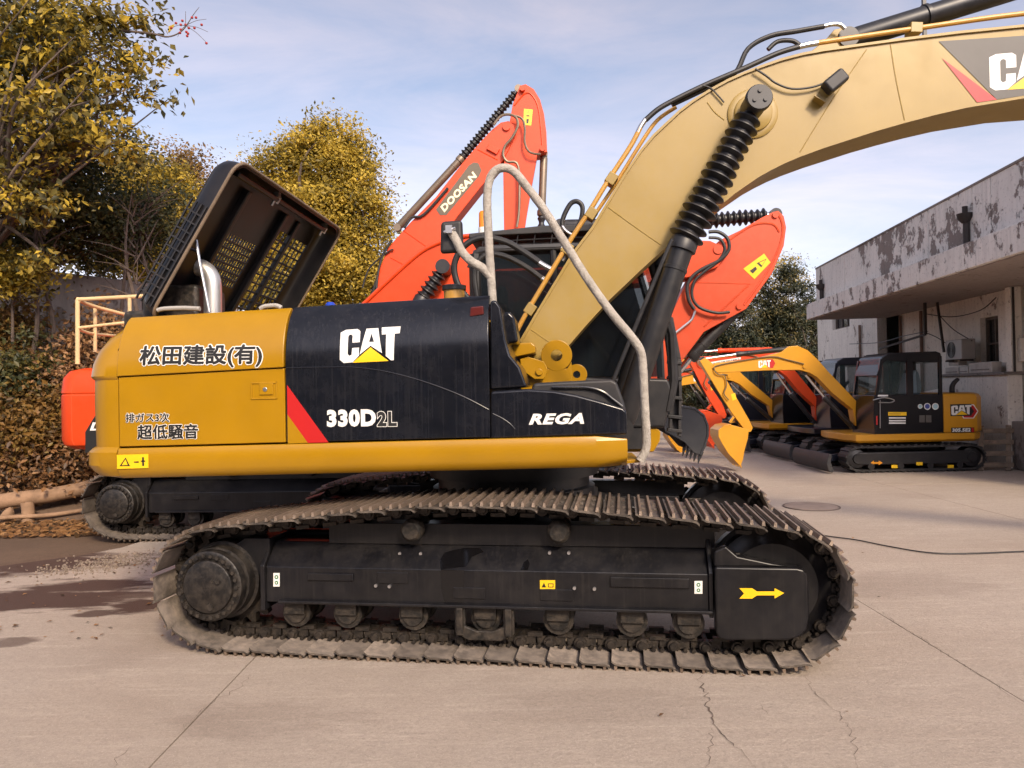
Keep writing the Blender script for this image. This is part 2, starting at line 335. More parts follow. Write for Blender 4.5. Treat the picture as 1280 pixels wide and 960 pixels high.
for j in range(len(ys)-1):
    for i in range(len(xs)-1):
        x0, x1, y0, y1 = xs[i]+gap, xs[i+1]-gap, ys[j]+gap, ys[j+1]-gap
        if y1 > 6.4 and x1 < left_edge((y0+y1)/2)-2.5: continue
        L0, L1 = left_edge(y0), left_edge(y1); Lm = [left_edge(y0+(y1-y0)*k/10) for k in range(11)]
        if min(Lm) > x1-.3: continue
        if max(Lm) > x0:
            pts = []
            for k in range(11):
                yy = y0+(y1-y0)*k/10; pts.append((min(max(x0, Lm[k]+random.uniform(-.12, .12)), x1-.05), yy))
            pts = [(x1, y0)] + [] + [(x1, y1)] + pts[::-1]
        else: pts = [(x0, y0), (x1, y0), (x1, y1), (x0, y1)]
        z = slab_z()-.004; m = MB(); m.slab(pts, -.12, z); m.build('concrete_slab', CONC, yard)
# cracks, wandering from the joints
CRK = mat('crack_dark', (.11, .078, .062), .95, var=.3)
def crack(pts, w=.012, br=True):
    P = [onz(u, v) for u, v in pts]; m = MB(); Q = []
    for a, b in zip(P, P[1:]):
        n = max(2, int((b-a).length/.035))
        for k in range(n): Q.append(a.lerp(b, k/n)+Vector((random.gauss(0, .012), random.gauss(0, .008), 0)))
    Q.append(P[-1]); vs = []
    for i, q in enumerate(Q):
        d = (Q[min(i+1, len(Q)-1)]-Q[max(i-1, 0)]).normalized(); nrm = Vector((-d.y, d.x, 0)); ww = .5*w*random.uniform(.15, 1.0)*min(1, .2+3*min(i, len(Q)-1-i)/len(Q))
        vs += [q+nrm*ww/2+Vector((0, 0, .0025)), q-nrm*ww/2+Vector((0, 0, .0025))]
    m.add(vs, [(2*i, 2*i+1, 2*i+3, 2*i+2) for i in range(len(Q)-1)]); m.build('crack', CRK, yard, recalc=False)
crack([(872, 838), (882, 870), (893, 905), (908, 925), (930, 938), (945, 960)], .022)
crack([(893, 905), (888, 930), (882, 962)], .010)
crack([(1005, 843), (1020, 868), (1045, 888), (1068, 920), (1072, 962)], .010)
crack([(1085, 752), (1130, 785), (1190, 822), (1250, 860), (1285, 885)], .012)
crack([(318, 838), (300, 858), (262, 880), (222, 915)], .009)
crack([(170, 930), (150, 945), (140, 962)], .007)
crack([(950, 880), (960, 893)], .01)

# ================================================================== TRACKED UNDERCARRIAGE (shared by the large machines)
TPATH = [(-1.98, .045), (-1.0, .042), (0, .042), (1.0, .042), (1.95, .045), (2.25, .11), (2.42, .27), (2.5, .5), (2.47, .72), (2.37, .86), (2.2, .95), (1.9, .995), (1.58, 1.018), (1.28, 1.04), (1.0, 1.06), (.45, 1.105), (0, 1.11), (-.41, 1.105), (-.82, 1.073), (-1.06, 1.05), (-1.48, 1.0), (-1.97, .955), (-2.25, .90), (-2.42, .79), (-2.515, .58), (-2.51, .40), (-2.45, .24), (-2.28, .105)]
def resample(path, n):
    P = np.array(path+[path[0]]); seg = np.hypot(*np.diff(P, axis=0).T); L = np.concatenate([[0], np.cumsum(seg)])
    q = np.linspace(0, L[-1], n+1); return np.stack([np.interp(q, L, P[:, 0]), np.interp(q, L, P[:, 1])], 1)
SHW = .80; GAUGE = 2.59; NSHOE = 50
def shoe_mesh(pitch):
    m = MB(); w = SHW/2; h = pitch*.5-.006
    prof = [(-h, .016), (-h+.022, -.002), (-h+.05, -.008), (h-.03, -.014), (h, -.028), (h, -.040), (h-.03, -.026), (-h+.05, -.022), (-h+.022, -.016), (-h, .002)]
    # plate with chamfered outer corners, folded along its edges; z is outwards from the chain (grousers at -z)
    m.prism([(x, z) for x, z in prof], -w, w)
    for i_ in range(2, 6): m.m[i_] = 2
    for gx, gh in ((-h+.028, .030), (0, .030), (h-.035, .032)):
        m.add([(gx-.012, -w+.006, -.024), (gx+.011, -w+.006, -.024), (gx+.011, w-.006, -.024), (gx-.011, w-.006, -.024), (gx-.008, -w+.012, -.024-gh), (gx+.008, -w+.012, -.024-gh), (gx+.008, w-.012, -.024-gh), (gx-.008, w-.012, -.024-gh)],
              [(0, 1, 5, 4), (1, 2, 6, 5), (2, 3, 7, 6), (3, 0, 4, 7), (4, 5, 6, 7)], 1)
    for bx in (-.04, .045):
        for by in (-.11, .11): m.box((bx, by, -.03), (.022, .024, .014))
    return m
def make_track_sources():
    S = {}
    P = resample(TPATH, NSHOE); pitch = float(np.hypot(*(P[1]-P[0])))
    S['P'] = P; S['pitch'] = pitch
    S['shoe'] = shoe_mesh(pitch)
    ch = MB()
    for i in range(NSHOE):
        a, b = Vector((P[i][0], 0, P[i][1])), Vector((P[i+1][0], 0, P[i+1][1])); d = (b-a).normalized(); nrm = Vector((-d.z, 0, d.x))   # towards the inside
        c = (a+b)/2+nrm*.055
        for sgn in (-1, 1):
            y0 = sgn*.095
            ch.bar(a+nrm*.052+Vector((0, y0, 0))-d*.015, a.lerp(b, .5)+nrm*.052+Vector((0, y0-sgn*.012, 0)), .034, .062, up=nrm)
            ch.bar(a.lerp(b, .5)+nrm*.052+Vector((0, y0-sgn*.012, 0))+d*.012, b+nrm*.052+Vector((0, y0-sgn*.035, 0))+d*.02, .034, .050, up=nrm)
            ch.bar(c-d*.055+Vector((0, y0, 0))+nrm*.040, c+d*.055+Vector((0, y0, 0))+nrm*.040, .04, .028, up=nrm)
        q = a+nrm*.05; ch.cyl(q+Vector((0, -.125, 0)), q+Vector((0, .125, 0)), .030, 10)
        ch.lathe(q+Vector((0, -.165, 0)), q+Vector((0, -.11, 0)), [(0, .01), (0, .026), (.006, .03), (.02, .03), (.02, .044), (.055, .046)], 12)
        q = (a+b)/2+nrm*.018; ch.cyl(q+Vector((0, -.145, 0))-d*.03, q+Vector((0, -.10, 0))-d*.03, .016, 6); ch.cyl(q+Vector((0, -.145, 0))+d*.03, q+Vector((0, -.10, 0))+d*.03, .016, 6)
    S['chain'] = ch
    fr = MB(); X0, X1 = -1.70, 1.585
    sec = [(-.22, .36), (-.22, .625), (-.055, .79), (.20, .79), (.20, .36)]
    fr.loft([[(x, y, z) for y, z in sec] for x in (X0, X1)])
    fr.box((.01, -.235, .37), (3.2, .05, .022)); fr.box((.2, .0, .86), (2.9, .16, .16))
    fr.loft([[(x, y, z) for y, z in [(-.25, .30), (-.25, .64), (-.07, .83), (-.03, .83), (-.03, .30)]] for x in (X0-.035, X0)])
    fr.loft([[(x, y, z) for y, z in [(-.24, .33), (-.24, .64), (-.07, .86), (-.03, .86), (-.03, .33)]] for x in (X1, X1+.03)])
    # bracket arms to the final drive
    fr.prism([(X0, .50), (X0-.25, .62), (X0-.33, .75), (X0-.2, .83), (X0, .83)], -.16, .16)
    for (x, z0) in ((-.12, .46), (-.7, .56), (.52, .46)): fr.box((x, -.2205, z0), (.24, .012, .085))
    fr.box((-1.18, -.222, .56), (.36, .03, .055)); fr.box((1.18, -.222, .565), (.55, .03, .07))
    S['frame'] = fr
    gd = MB(); gd.prism([(1.62, .25), (1.62, .70), (2.16, .70), (2.205, .69), (2.228, .66), (2.235, .61), (2.232, .36), (2.215, .285), (2.17, .235), (2.09, .21), (1.68, .195), (1.635, .21)], -.30, -.18)
    gd.prism([(1.62, .69), (1.62, .80), (1.70, .84), (1.78, .77), (2.12, .70)], -.27, -.20)
    S['guard'] = gd
    idl = MB(); idl.lathe((2.03, -.16, .535), (2.03, .16, .535), [(0, .06), (0, .30), (.03, .33), (.05, .40), (.11, .41), (.115, .445), (.205, .445), (.21, .41), (.27, .40), (.29, .33), (.32, .3), (.32, .06)], 40)
    S['idler'] = idl
    yk = MB(); yk.box((1.8, 0, .55), (.5, .36, .22)); yk.box((1.85, 0, .74), (.34, .30, .05)); S['yoke'] = yk
    rol = MB(); rol.lathe((0, -.17, 0), (0, .17, 0), [(0, .02), (0, .075), (.02, .08), (.02, .112), (.09, .112), (.10, .09), (.24, .09), (.25, .112), (.32, .112), (.32, .08), (.34, .075), (.34, .02)], 20)
    rol.box((0, -.17, .05), (.16, .05, .10))
    S['roller'] = rol
    cr = MB(); cr.lathe((0, -.19, 0), (0, .1, 0), [(0, .01), (0, .06), (.015, .075), (.03, .085), (.10, .085), (.11, .07), (.2, .07), (.21, .085), (.29, .085), (.29, .02)], 24)
    cr.box((0, .0, -.09), (.09, .1, .12)); S['carrier'] = cr
    cg = MB(); cg.prism([(-.22, .37), (-.22, .17), (-.12, .12), (.12, .12), (.22, .17), (.22, .37), (.14, .37), (.14, .22), (.06, .19), (-.06, .19), (-.14, .22), (-.14, .37)], -.235, -.20)
    cg.box((-.18, -.245, .26), (.05, .03, .2)); cg.box((.18, -.245, .26), (.05, .03, .2)); S['centre'] = cg
    fd = MB(); fd.lathe((-2.09, -.385, .505), (-2.09, .1, .505), [(0, .02), (0, .185), (.006, .195), (.03, .20), (.03, .208), (.022, .212), (.022, .25), (.03, .262), (.10, .265), (.105, .25), (.13, .25), (.135, .27), (.22, .275), (.225, .30), (.26, .30), (.40, .30), (.46, .2)], 48)
    S['drive'] = fd
    bo = MB()
    for k in range(26):
        a = 2*math.pi*k/26; c = Vector((-2.09+.231*math.cos(a), -.363, .505+.231*math.sin(a))); bo.cyl(c, c+Vector((0, -.022, 0)), .015, 6)
    bo.cyl((-2.06, -.385, .36), (-2.06, -.40, .36), .026, 12); bo.cyl((-2.0, -.385, .55), (-2.0, -.397, .55), .018, 12); bo.cyl((-2.05, -.385, .55), (-2.05, -.392, .55), .012, 12)
    S['bolts'] = bo
    sp = MB(); pts = []
    for k in range(21*4):
        a = 2*math.pi*k/84; rr = .425 if k % 4 in (0, 1) else .365; pts.append((-2.07+rr*math.cos(a), .53+rr*math.sin(a)))
    sp.prism(pts, -.035, .035); S['sprocket'] = sp
    tm = MB(); tm.box((-1.95, .27, .55), (.62, .34, .5)); tm.box((-1.55, .24, .62), (.5, .10, .42)); S['motor'] = tm
    return S
TS = make_track_sources(); TBUILT = {}
ROLL_PX = (-1.49, -1.08, -.565, -.01, .525, 1.053, 1.45)
def place_track(root, sgn, yaw, prefix_mats=None, detail=True):
    """one crawler track under root: chain (> shoes), frame (> rollers, guards), final drive (> bolts), sprocket, idler"""
    ty = sgn*GAUGE/2; base = Matrix.Rotation(yaw, 4, 'Z') @ Matrix.Translation((0, ty, 0)) @ Matrix.Diagonal((1, 1 if sgn < 0 else -1, 1, 1))
    def part(key, name, mt, parent=None, bevel=0, local=None):
        if key not in TBUILT: o = TS[key].build(name, mt, None, bevel); TBUILT[key] = o; o.parent = parent
        else: o = inst(TBUILT[key], parent)
        o.matrix_local = local if local is not None else base
        return o
    ch = part('chain', 'track_chain', CHN, root)
    P = TS['P']
    for i in range(NSHOE):
        a, b = Vector((P[i][0], 0, P[i][1])), Vector((P[i+1][0], 0, P[i+1][1])); d = (b-a).normalized(); nrm = Vector((-d.z, 0, d.x)); c = (a+b)/2+nrm*.012
        mtx = Matrix.Translation(c) @ Matrix((d, Vector((0, 1, 0)), nrm)).transposed().to_4x4()
        part('shoe', 'track_shoe', [SHOE, GROU, PADI], ch, 0, mtx)
    fr = part('frame', 'track_frame', FRM, root, .012)
    I = Matrix.Identity(4)
    for x in ROLL_PX: part('roller', 'track_roller', DRIVE, fr, 0, Matrix.Translation((x, 0, .265)))
    for x in (-.56, .54): part('carrier', 'carrier_roller', DRIVE, fr, 0, Matrix.Translation((x, -.02, .905)))
    part('centre', 'track_guide_guard', DRIVE, fr, .008, Matrix.Translation((-.01, 0, 0)))
    part('guard', 'idler_guard', FRM, fr, .018, I); part('yoke', 'idler_yoke', CHN, fr, .01, I)
    dr = part('drive', 'final_drive', mat('dark_drive_steel', (.012, .011, .011), .4, .2, dust=.4, dustcol=(.10, .08, .062), nscale=6, var=.4, bump=.4, bscale=30), root); part('bolts', 'bolt_ring', DRIVE, dr, 0, I)['kind'] = 'stuff'
    part('motor', 'travel_motor', BLKM, dr, .03, I); part('sprocket', 'sprocket', CHN, root); part('idler', 'idler_wheel', FRM, root)
    return fr
def carbody(root, yaw):
    m = MB(); m.box((0, 0, .72), (1.5, 1.7, .42))
    for sx in (-1, 1):
        for sy in (-1, 1):
            m.prism([(sx*.2, .55), (sx*.9, .50), (sx*1.2, .52), (sx*1.2, .74), (sx*.75, .84), (sx*.2, .95)], sy*1.12, sy*.62)
    o = m.build('carbody', BLKM, root, .02, rotz=yaw)
    b = MB(); b.lathe((0, 0, .92), (0, 0, 1.30), [(0, .75), (.14, .75), (.15, .70), (.24, .70), (.25, .78), (.38, .78)], 48); b.build('swing_bearing', BLKM, root)
def bellows(m, p0, p1, r0, r1, n, mi=0, seg=20):
    L = (Vector(p1)-Vector(p0)).length; pr = [(0, r0*.6)]
    for k in range(n):
        a = k/n; b = (k+.5)/n; rr = r0+(r1-r0)*a; j = random.uniform(.92, 1.06)
        pr += [((a+.12/n)*L, rr*.60), (b*L-.003, rr*j), (b*L+.006, rr*j*.98), ((a+.88/n)*L, rr*.62)]
    pr += [(L, r1*.6)]; m.lathe(p0, p1, pr, seg, mi)
def cylinder(root, name, p0, pg, p1, r, rod_r, mb=BLKM, bell=None, rodm=ROD, axis=(0, 1, 0)):
    """hydraulic cylinder: barrel p0..pg, rod or bellows pg..p1, eyes on both pins"""
    p0, pg, p1 = Vector(p0), Vector(pg), Vector(p1); L = (pg-p0).length; a = Vector(axis)
    m = MB(); m.lathe(p0, pg, [(0, r*.3), (.02, r*.8), (r*1.2, r), (L-.30, r), (L-.295, r*1.06), (L-.27, r*1.06), (L-.265, r), (L-.12, r), (L-.115, r*1.22), (L-.03, r*1.22), (L, r*1.05), (L, rod_r)], 28)
    m.cyl(p0-a*r*1.05, p0+a*r*1.05, r*.95, 24)
    o = m.build(name, mb, root)
    d = (p1-p0).normalized(); w = MB(); w.cyl(pg-d*.02, p1, rod_r, 20); w.build('rod', rodm, o)
    if bell:
        b = MB(); bellows(b, pg-d*.03, p1-d*bell[2], bell[0], bell[1], bell[3]); b.build('bellows', BEL, o)
    e = MB(); e.cyl(p1-a*r*1.0, p1+a*r*1.0, r*1.0, 24); e.build('rod_eye', mb, o)
    return o

# ================================================================== THE LARGE YELLOW AND BLACK EXCAVATOR
YT, YH = -8.5, -4.0
CX, CY = .0005, 6.876
cat = thing('excavator', 'large yellow and black excavator with its engine hood raised and grey wrapped handrail', 'excavator', (CX, CY, 0), R(YH), 'excavators parked in the yard')
HF = Frame(CX, CY, YH); TF = Frame(CX, CY, YT)
fr = place_track(cat, -1, R(YT-YH)); place_track(cat, 1, R(YT-YH)); carbody(cat, R(YT-YH))
# ---- side of the upper body: s as a function of height
def zseam(t): return 2.10+(t+2.92)*.033
def side_s(t, z, base=-1.455):
    d = max(0.0, z-zseam(t)); d = min(d, .492); return base+.30*(1-math.sqrt(max(0, 1-(d/.5)**2)))
def PS(pts):                                    # pixels on the curved side
    out = []
    for u, v in pts:
        s = -1.455
        for _ in range(3): t, z = HF.px(u, v, s); s = side_s(t, z)
        out.append((t, z))
    return out
def zr(t): return 1.315+(t+2.92)*.0115          # bottom of the rail
ZR1 = .235                                      # rail height
def side_panel(name, m_, t0, t1, z0, z1, ds=0, nt_=14, nz=16, th=.05, bevel=.008):
    m = MB(); V = []; idx = {}
    for a in range(nt_+1):
        for b in range(nz+1):
            t = t0+(t1-t0)*a/nt_; za, zb = z0(t), z1(t); z = za+(zb-za)*b/nz
            V.append((t, side_s(t, z)+ds, z))
    n = nz+1; fs = [(a*n+b, (a+1)*n+b, (a+1)*n+b+1, a*n+b+1) for a in range(nt_) for b in range(nz)]
    N = len(V); V2 = [(x, y+th, z-(.0 if z < 2.4 else .02)) for x, y, z in V]; fs2 = [tuple(i+N for i in f[::-1]) for f in fs]
    rim = [a*n for a in range(nt_+1)]+[nt_*n+b for b in range(1, n)]+[a*n+nz for a in range(nt_-1, -1, -1)]+[b for b in range(nz-1, 0, -1)]
    fs3 = [(rim[i], rim[i]+N, rim[(i+1) % len(rim)]+N, rim[(i+1) % len(rim)]) for i in range(len(rim))]
    m.add(V+V2, fs+fs2+fs3); return m.build(name, m_, cat, bevel)
TSEAM, TBK, TFR = HF.px(147, 520, -1.455)[0], HF.px(357, 520, -1.455)[0], HF.px(612, 470, -1.455)[0]
ZT = 2.588
hoodp = side_panel('hood_side_panel', YEL, TSEAM+.004, TBK-.006, lambda t: zseam(t), lambda t: zseam(t)+.47, -.012)
door = side_panel('engine_door', YEL, TSEAM+.006, TBK-.006, lambda t: zr(t)+ZR1+.012, lambda t: zseam(t)-.006, .006)
pump = side_panel('pump_compartment_door', BLK, TBK+.004, TFR-.004, lambda t: zr(t)+ZR1+.012, lambda t: zseam(t)+.475, -.002, nz=22)
# counterweight
def cw_ring(z, e, k=14):
    pts = []; hw = 1.452-e*.9; rear = -3.235+e; cr = .24
    pts.append((TSEAM, -hw)); pts.append((rear+cr+.02, -hw))
    for a in np.linspace(0, 1, k): pts.append((rear+cr-cr*math.sin(a*math.pi/2), -hw+cr-cr*math.cos(a*math.pi/2)))
    for a in np.linspace(-.75, .75, 9): pts.append((rear-.16*(1-(a/.78)**2), a*(hw-cr)/.78))
    for a in np.linspace(1, 0, k): pts.append((rear+cr-cr*math.sin(a*math.pi/2), hw-cr+cr*math.cos(a*math.pi/2)))
    pts.append((TSEAM, hw)); return [(t, s, z) for t, s in pts]
cw = MB(); cw.loft([cw_ring(z, e) for z, e in [(1.315, .10), (1.335, .03), (1.37, .0), (1.42, -.025), (1.52, -.025), (1.545, -.005), (1.56, .015), (1.9, .01), (2.075, .012), (2.09, -.002), (2.105, -.008), (2.2, .004), (2.3, .035), (2.4, .09), (2.48, .165), (2.53, .24), (2.555, .32), (2.56, .5)]])
cw.build('counterweight', YEL, cat, .006)
# rail
rl = MB(); ts = list(np.linspace(TSEAM+.006, HF.px(785, 560, -1.46)[0], 18)); rings = []
for i, t in enumerate(ts):
    e = .03 if i == len(ts)-1 else 0; zb = zr(t)
    rings.append([(t, s+e*1.5, z) for s, z in [(-1.36, zb), (-1.42, zb+.004+e), (-1.455, zb+.03+e), (-1.475, zb+.075), (-1.480, zb+.15), (-1.475, zb+.205), (-1.462, zb+ZR1-e), (-1.36, zb+ZR1-e)]])
rl.loft(rings); rail = rl.build('side_rail', YEL, cat, .006)
core = MB(); core.box((-1.50, 0, 1.82), (2.80, 2.70, .92)); core.box((-1.50, 0, 2.34), (2.80, 2.30, .30)); core.box((-1.0, 0, 1.45), (3.8, 2.70, .2)); core.box((.3, .9, 1.44), (1.9, 1.0, .2)); core.build('house_core', BLKM, cat)
deck = MB(); deck.box((-2.3, .95, 2.49), (1.2, .9, .14)); deck.box((-.8, .5, 2.49), (1.5, 1.7, .14)); deck.box((-2.55, -1.13, 2.545), (.65, .12, .05)); deck.box((-1.85, -1.13, 2.55), (.3, .12, .05)); deck.build('top_deck', YEL, cat, .01)
lip = MB(); lip.tube(HF.p3([(197, 388), (205, 386), (230, 385), (250, 386)], -1.14), .018, 8); lip.build('hood_seal', mat('grey_seal', (.35, .33, .30), .7), cat); lip = MB(); lip.tube(HF.p3([(325, 386), (331, 383), (345, 382), (352, 385)], -1.12), .018, 8); lip.build('hood_seal', mat('grey_seal', (.35, .33, .30), .7), cat)
# tank front and step box
tf = MB(); tf.prism(HF.pl([(613, 376), (620, 375), (626, 384), (629, 405), (632, 424), (638, 444), (650, 459), (659, 484), (613, 487)], -1.40), -1.42, -.62)
tfo = tf.build('tank_front_panel', BLK, cat, .05, 4)
t2 = MB(); t2.prism(HF.pl([(628, 392), (636, 388), (643, 395), (648, 428), (630, 430)], -1.0), -1.0, -.6); t2.build('inner_tank_panel', BLK, cat, .03, 3)
sb = MB(); sb.prism(HF.pl([(613, 489), (660, 486), (692, 488), (720, 493), (750, 501), (779, 510), (784, 514), (785, 543), (613, 549)], -1.45), -1.452, -1.16)
sbo = sb.build('step_box', BLK, cat, .022, 3)
st = MB(); st.prism(HF.pl([(664, 488), (667, 479), (700, 477), (764, 474), (771, 478), (780, 503), (783, 516), (740, 520), (664, 520)], -1.30), -1.34, -.72); st.build('step_tread', BLKP, cat, .03, 3)
rg = MB(); rg.tube(HF.p3([(690, 484), (730, 484), (752, 489), (766, 499), (778, 508)], -1.36), .012, 8); rg.build('step_edge', BLK, cat)
# raised crease across the black doors
cz = MB(); cp = PS([(358, 460), (400, 459), (440, 459), (475, 463), (510, 471), (545, 482), (580, 496), (611, 512)])
cz.tube([(t, side_s(t, z)-.002, z) for t, z in cp], .005, 8); cz.build('pressed_crease', BLK, pump)
cz = MB(); cp = HF.pl([(616, 517), (628, 523), (638, 530), (644, 537)], -1.452); cz.tube([(t, -1.452, z) for t, z in cp], .005, 8); cz.build('pressed_crease', BLK, sbo)
# door latch
lt = MB(); q = PS([(313, 478), (346, 477), (346, 499), (314, 500)]); a, b = q[0][0], q[1][0]; z0, z1 = q[2][1], q[0][1]; sd = -1.449
for (x0, x1, y0, y1) in ((a, b, z1-.012, z1), (a, b, z0, z0+.012), (a, a+.012, z0, z1), (b-.012, b, z0, z1)): lt.box(((x0+x1)/2, sd, (y0+y1)/2), (x1-x0, .014, y1-y0))
lt.box(((a+b)/2+.02, sd, (z0+z1)/2+.012), (.105, .02, .085)); lt.cyl(((a+b)/2+.012, sd, (z0+z1)/2+.01), ((a+b)/2+.012, sd-.016, (z0+z1)/2+.01), .017, 16, 1)
lt.build('latch', [YEL, STEEL], door, .004)
# ---- print on the body
cuts = [2.10+.015*k for k in range(34)]
surf = lambda t, z: side_s(t, z)-.012
P = Print(); q = PS([(176, 460), (329, 429), (176, 430), (329, 458)]); box_ = (q[0][0], q[0][1], q[1][0], q[1][1]); sk = (q[3][1]-q[0][1])
V0, F0 = text2d('松田建設(有)', 1)
def sheared(V): return [(x, y+(x-box_[0])/(box_[2]-box_[0])*sk) for x, y in V]
h0 = PS([(176, 433)])[0][1]
Vb = sheared(fit(V0, box_[0], box_[1], box_[2], h0)); bold(P, Vb, F0, .0125, 1, 1, 10); bold(P, Vb, F0, .0052, 0, 4, 6)
P.build('lettering', [INK, WHT], hoodp, surf, cuts)
surfd = lambda t, z: side_s(t, z)+.006
P = Print()
for s_, (u0, v0, u1, v1) in (('排ガス3次', (157, 528, 211, 516)), ('超低騒音', (172, 549, 247, 530))):
    q = PS([(u0, v0), (u1, v1)]); V0, F0 = text2d(s_, 1); Vb = fit(V0, q[0][0], q[0][1], q[1][0], q[1][1]); bg_ = u0 == 172; bold(P, Vb, F0, .0075 if bg_ else .0055, 1, 1, 8); bold(P, Vb, F0, .0032 if bg_ else .0018, 0, 4, 6)
P.build('lettering', [INK, WHT], door, surfd)
surfp = lambda t, z: side_s(t, z)-.002
P = Print(); q = PS([(425, 454), (501, 408)]); logo(P, q[0][0], q[0][1], q[1][0], q[1][1]); P.build('logo', [WHT, YELD], pump, surfp, cuts)
P = Print(); P.poly(PS([(359, 481), (411, 553), (385, 553.5), (359.5, 518)]), 0); P.poly(PS([(359.5, 518), (385, 553.5), (360, 554.5)]), 1); P.build('stripe_decal', [RED, YEL], pump, surfp)
P = Print(); q = PS([(409, 534), (470, 511)]); V0, F0 = text2d('330D', 1, .055, space=1.1); P.faces(fit(V0, q[0][0], q[0][1], q[1][0], q[1][1]), F0, 0)
q = PS([(472, 533), (496, 514)]); V0, F0 = text2d('2L', 1, .045, space=1.15); V1, F1 = text2d('2L', 1, .075, space=1.15); f_ = lambda V: fit(V, q[0][0], q[0][1], q[1][0], q[1][1], V0)
P.faces(f_(V1), F1, 0, 1); P.faces(f_(V0), F0, 1, 2); P.build('model_number', [WHT, INK], pump, surfp)
P = Print(); q = HF.pl([(661, 531), (730, 516)], -1.455); V0, F0 = text2d('REGA', 1, .045, shear=.3, space=1.12); P.faces(fit(V0, q[0][0], q[0][1], q[1][0], q[1][1]), F0, 0); P.build('lettering', [WHT], sbo, lambda t, z: -1.452, eps=.003)
P = Print(); q = HF.pl([(147, 586), (186, 568)], -1.478); a, b, c, d = q[0][0], q[0][1], q[1][0], q[1][1]
P.poly([(a, b), (c, b+.004), (c, d+.004), (a, d)], 0, 1)
mx_ = (a+c)/2
P.poly([(a+.02, b+.02), (mx_-.02, b+.02), (mx_-.055, d-.02)], 1, 2); P.poly([(a+.038, b+.028), (mx_-.038, b+.028), (mx_-.055, d-.034)], 0, 3)
P.poly([(mx_+.01, b+.045), (mx_+.05, b+.045), (mx_+.05, b+.055), (mx_+.01, b+.055)], 1, 2)
P.poly([(mx_+.075, b+.02), (mx_+.09, b+.02), (mx_+.09, d-.02), (mx_+.075, d-.02)], 1, 2); P.poly([(mx_+.065, d-.045), (mx_+.1, d-.045), (mx_+.1, d-.055), (mx_+.065, d-.055)], 1, 2)
P.build('warning_decal', [YELD, INK], rail, lambda t, z: -1.482, eps=.002)
# ---- print on the track frame (in the frame's own axes)
def tpx(u, v, y): return TF.px(u, v, -GAUGE/2+y)
P = Print(); q = [tpx(u, v, -.30) for u, v in [(924, 735), (940, 735), (946, 739), (968, 739), (968, 735), (980, 741), (968, 748), (968, 744), (946, 744), (940, 748), (924, 748), (930, 741.5)]]; P.poly(q, 0); P.build('arrow_decal', [YELD], fr, lambda t, z: -.30, eps=.004)
def quad_px(P, pts, y, mi, lay=1): P.poly([tpx(u, v, y) for u, v in pts], mi, lay)
P = Print(); quad_px(P, [(675, 725), (694, 725), (694, 736), (675, 736)], -.22, 0); quad_px(P, [(677, 734), (683, 734), (680, 728)], -.22, 1, 2); quad_px(P, [(685, 729), (692, 729), (692, 734), (685, 734)], -.22, 1, 2); quad_px(P, [(686, 730), (691, 730), (691, 733), (686, 733)], -.22, 0, 3); P.build('warning_decal', [YELD, INK], fr, lambda t, z: -.22, eps=.004)
for (u0, v0, u1, v1) in ((342, 716, 350, 733), (868, 726, 878, 742)):
    P = Print(); quad_px(P, [(u0, v0), (u1, v0), (u1, v1), (u0, v1)], -.22, 0)
    cu, h = (u0+u1)/2, (v1-v0)
    for cc, rr in ((v0+h*.3, 2.6), (v0+h*.72, 2.4)):
        quad_px(P, [(cu+rr*math.cos(k*math.pi/4), cc+rr*math.sin(k*math.pi/4)) for k in range(8)], -.22, 1, 2); quad_px(P, [(cu+rr*.45*math.cos(k*math.pi/4), cc+rr*.45*math.sin(k*math.pi/4)) for k in range(8)], -.22, 0, 3)
    P.build('lifting_decal', [WHT, GRN], fr, lambda t, z: -.22, eps=.004)
# oil patches and bright bolts on the frame
oil = mat('wet_oil', (.004, .004, .005), .12, var=.1)
P = Print(); blob = [(550, 700), (556, 691), (566, 688), (580, 685), (600, 685), (604, 690), (590, 696), (583, 708), (580, 716), (580, 738), (578, 754), (556, 754), (552, 735), (551, 712)]
ql = []
for u, v in blob:
    y = -.22 if v > 713 else -.22+(713-v)/34*.165; ql.append((u, v, y))
m = MB(); up_ = [p for p in ql if p[1] <= 713]; lo_ = [p for p in ql if p[1] > 713]
def t3(u, v, y): t, z = tpx(u, v, y); return (t, y-.003, z+.002)
m.add([t3(*p) for p in [(551, 713, -.222)]+[p for p in ql if p[1] <= 713]+[(580.5, 713, -.222)]], [tuple(range(len(up_)+2))])
m.add([t3(*p) for p in [(551, 713, -.222)]+[(580.5, 713, -.222)]+lo_], [tuple(range(len(lo_)+2))])
m.build('oil_stain', oil, fr, recalc=False); m = MB()
m.add([t3(u, v, -.22+(713-v)/34*.165 if v < 713 else -.222) for u, v in [(651, 712), (655, 703), (660, 699), (662, 705), (660, 712)]], [(0, 1, 2, 3, 4)])
m.build('oil_stain', oil, fr, recalc=False)
for u, v, y in ((500, 692, -.12), (526, 692, -.12), (470, 732, -.228), (487, 733, -.228), (687, 691, -.12), (711, 691, -.12), (718, 735, -.228), (743, 736, -.228)):
    bo = MB(); t, z = tpx(u, v, y); bo.cyl((t, y-.012, z), (t, y+.02, z), .012, 10); bo.build('bolt', STEEL, fr)
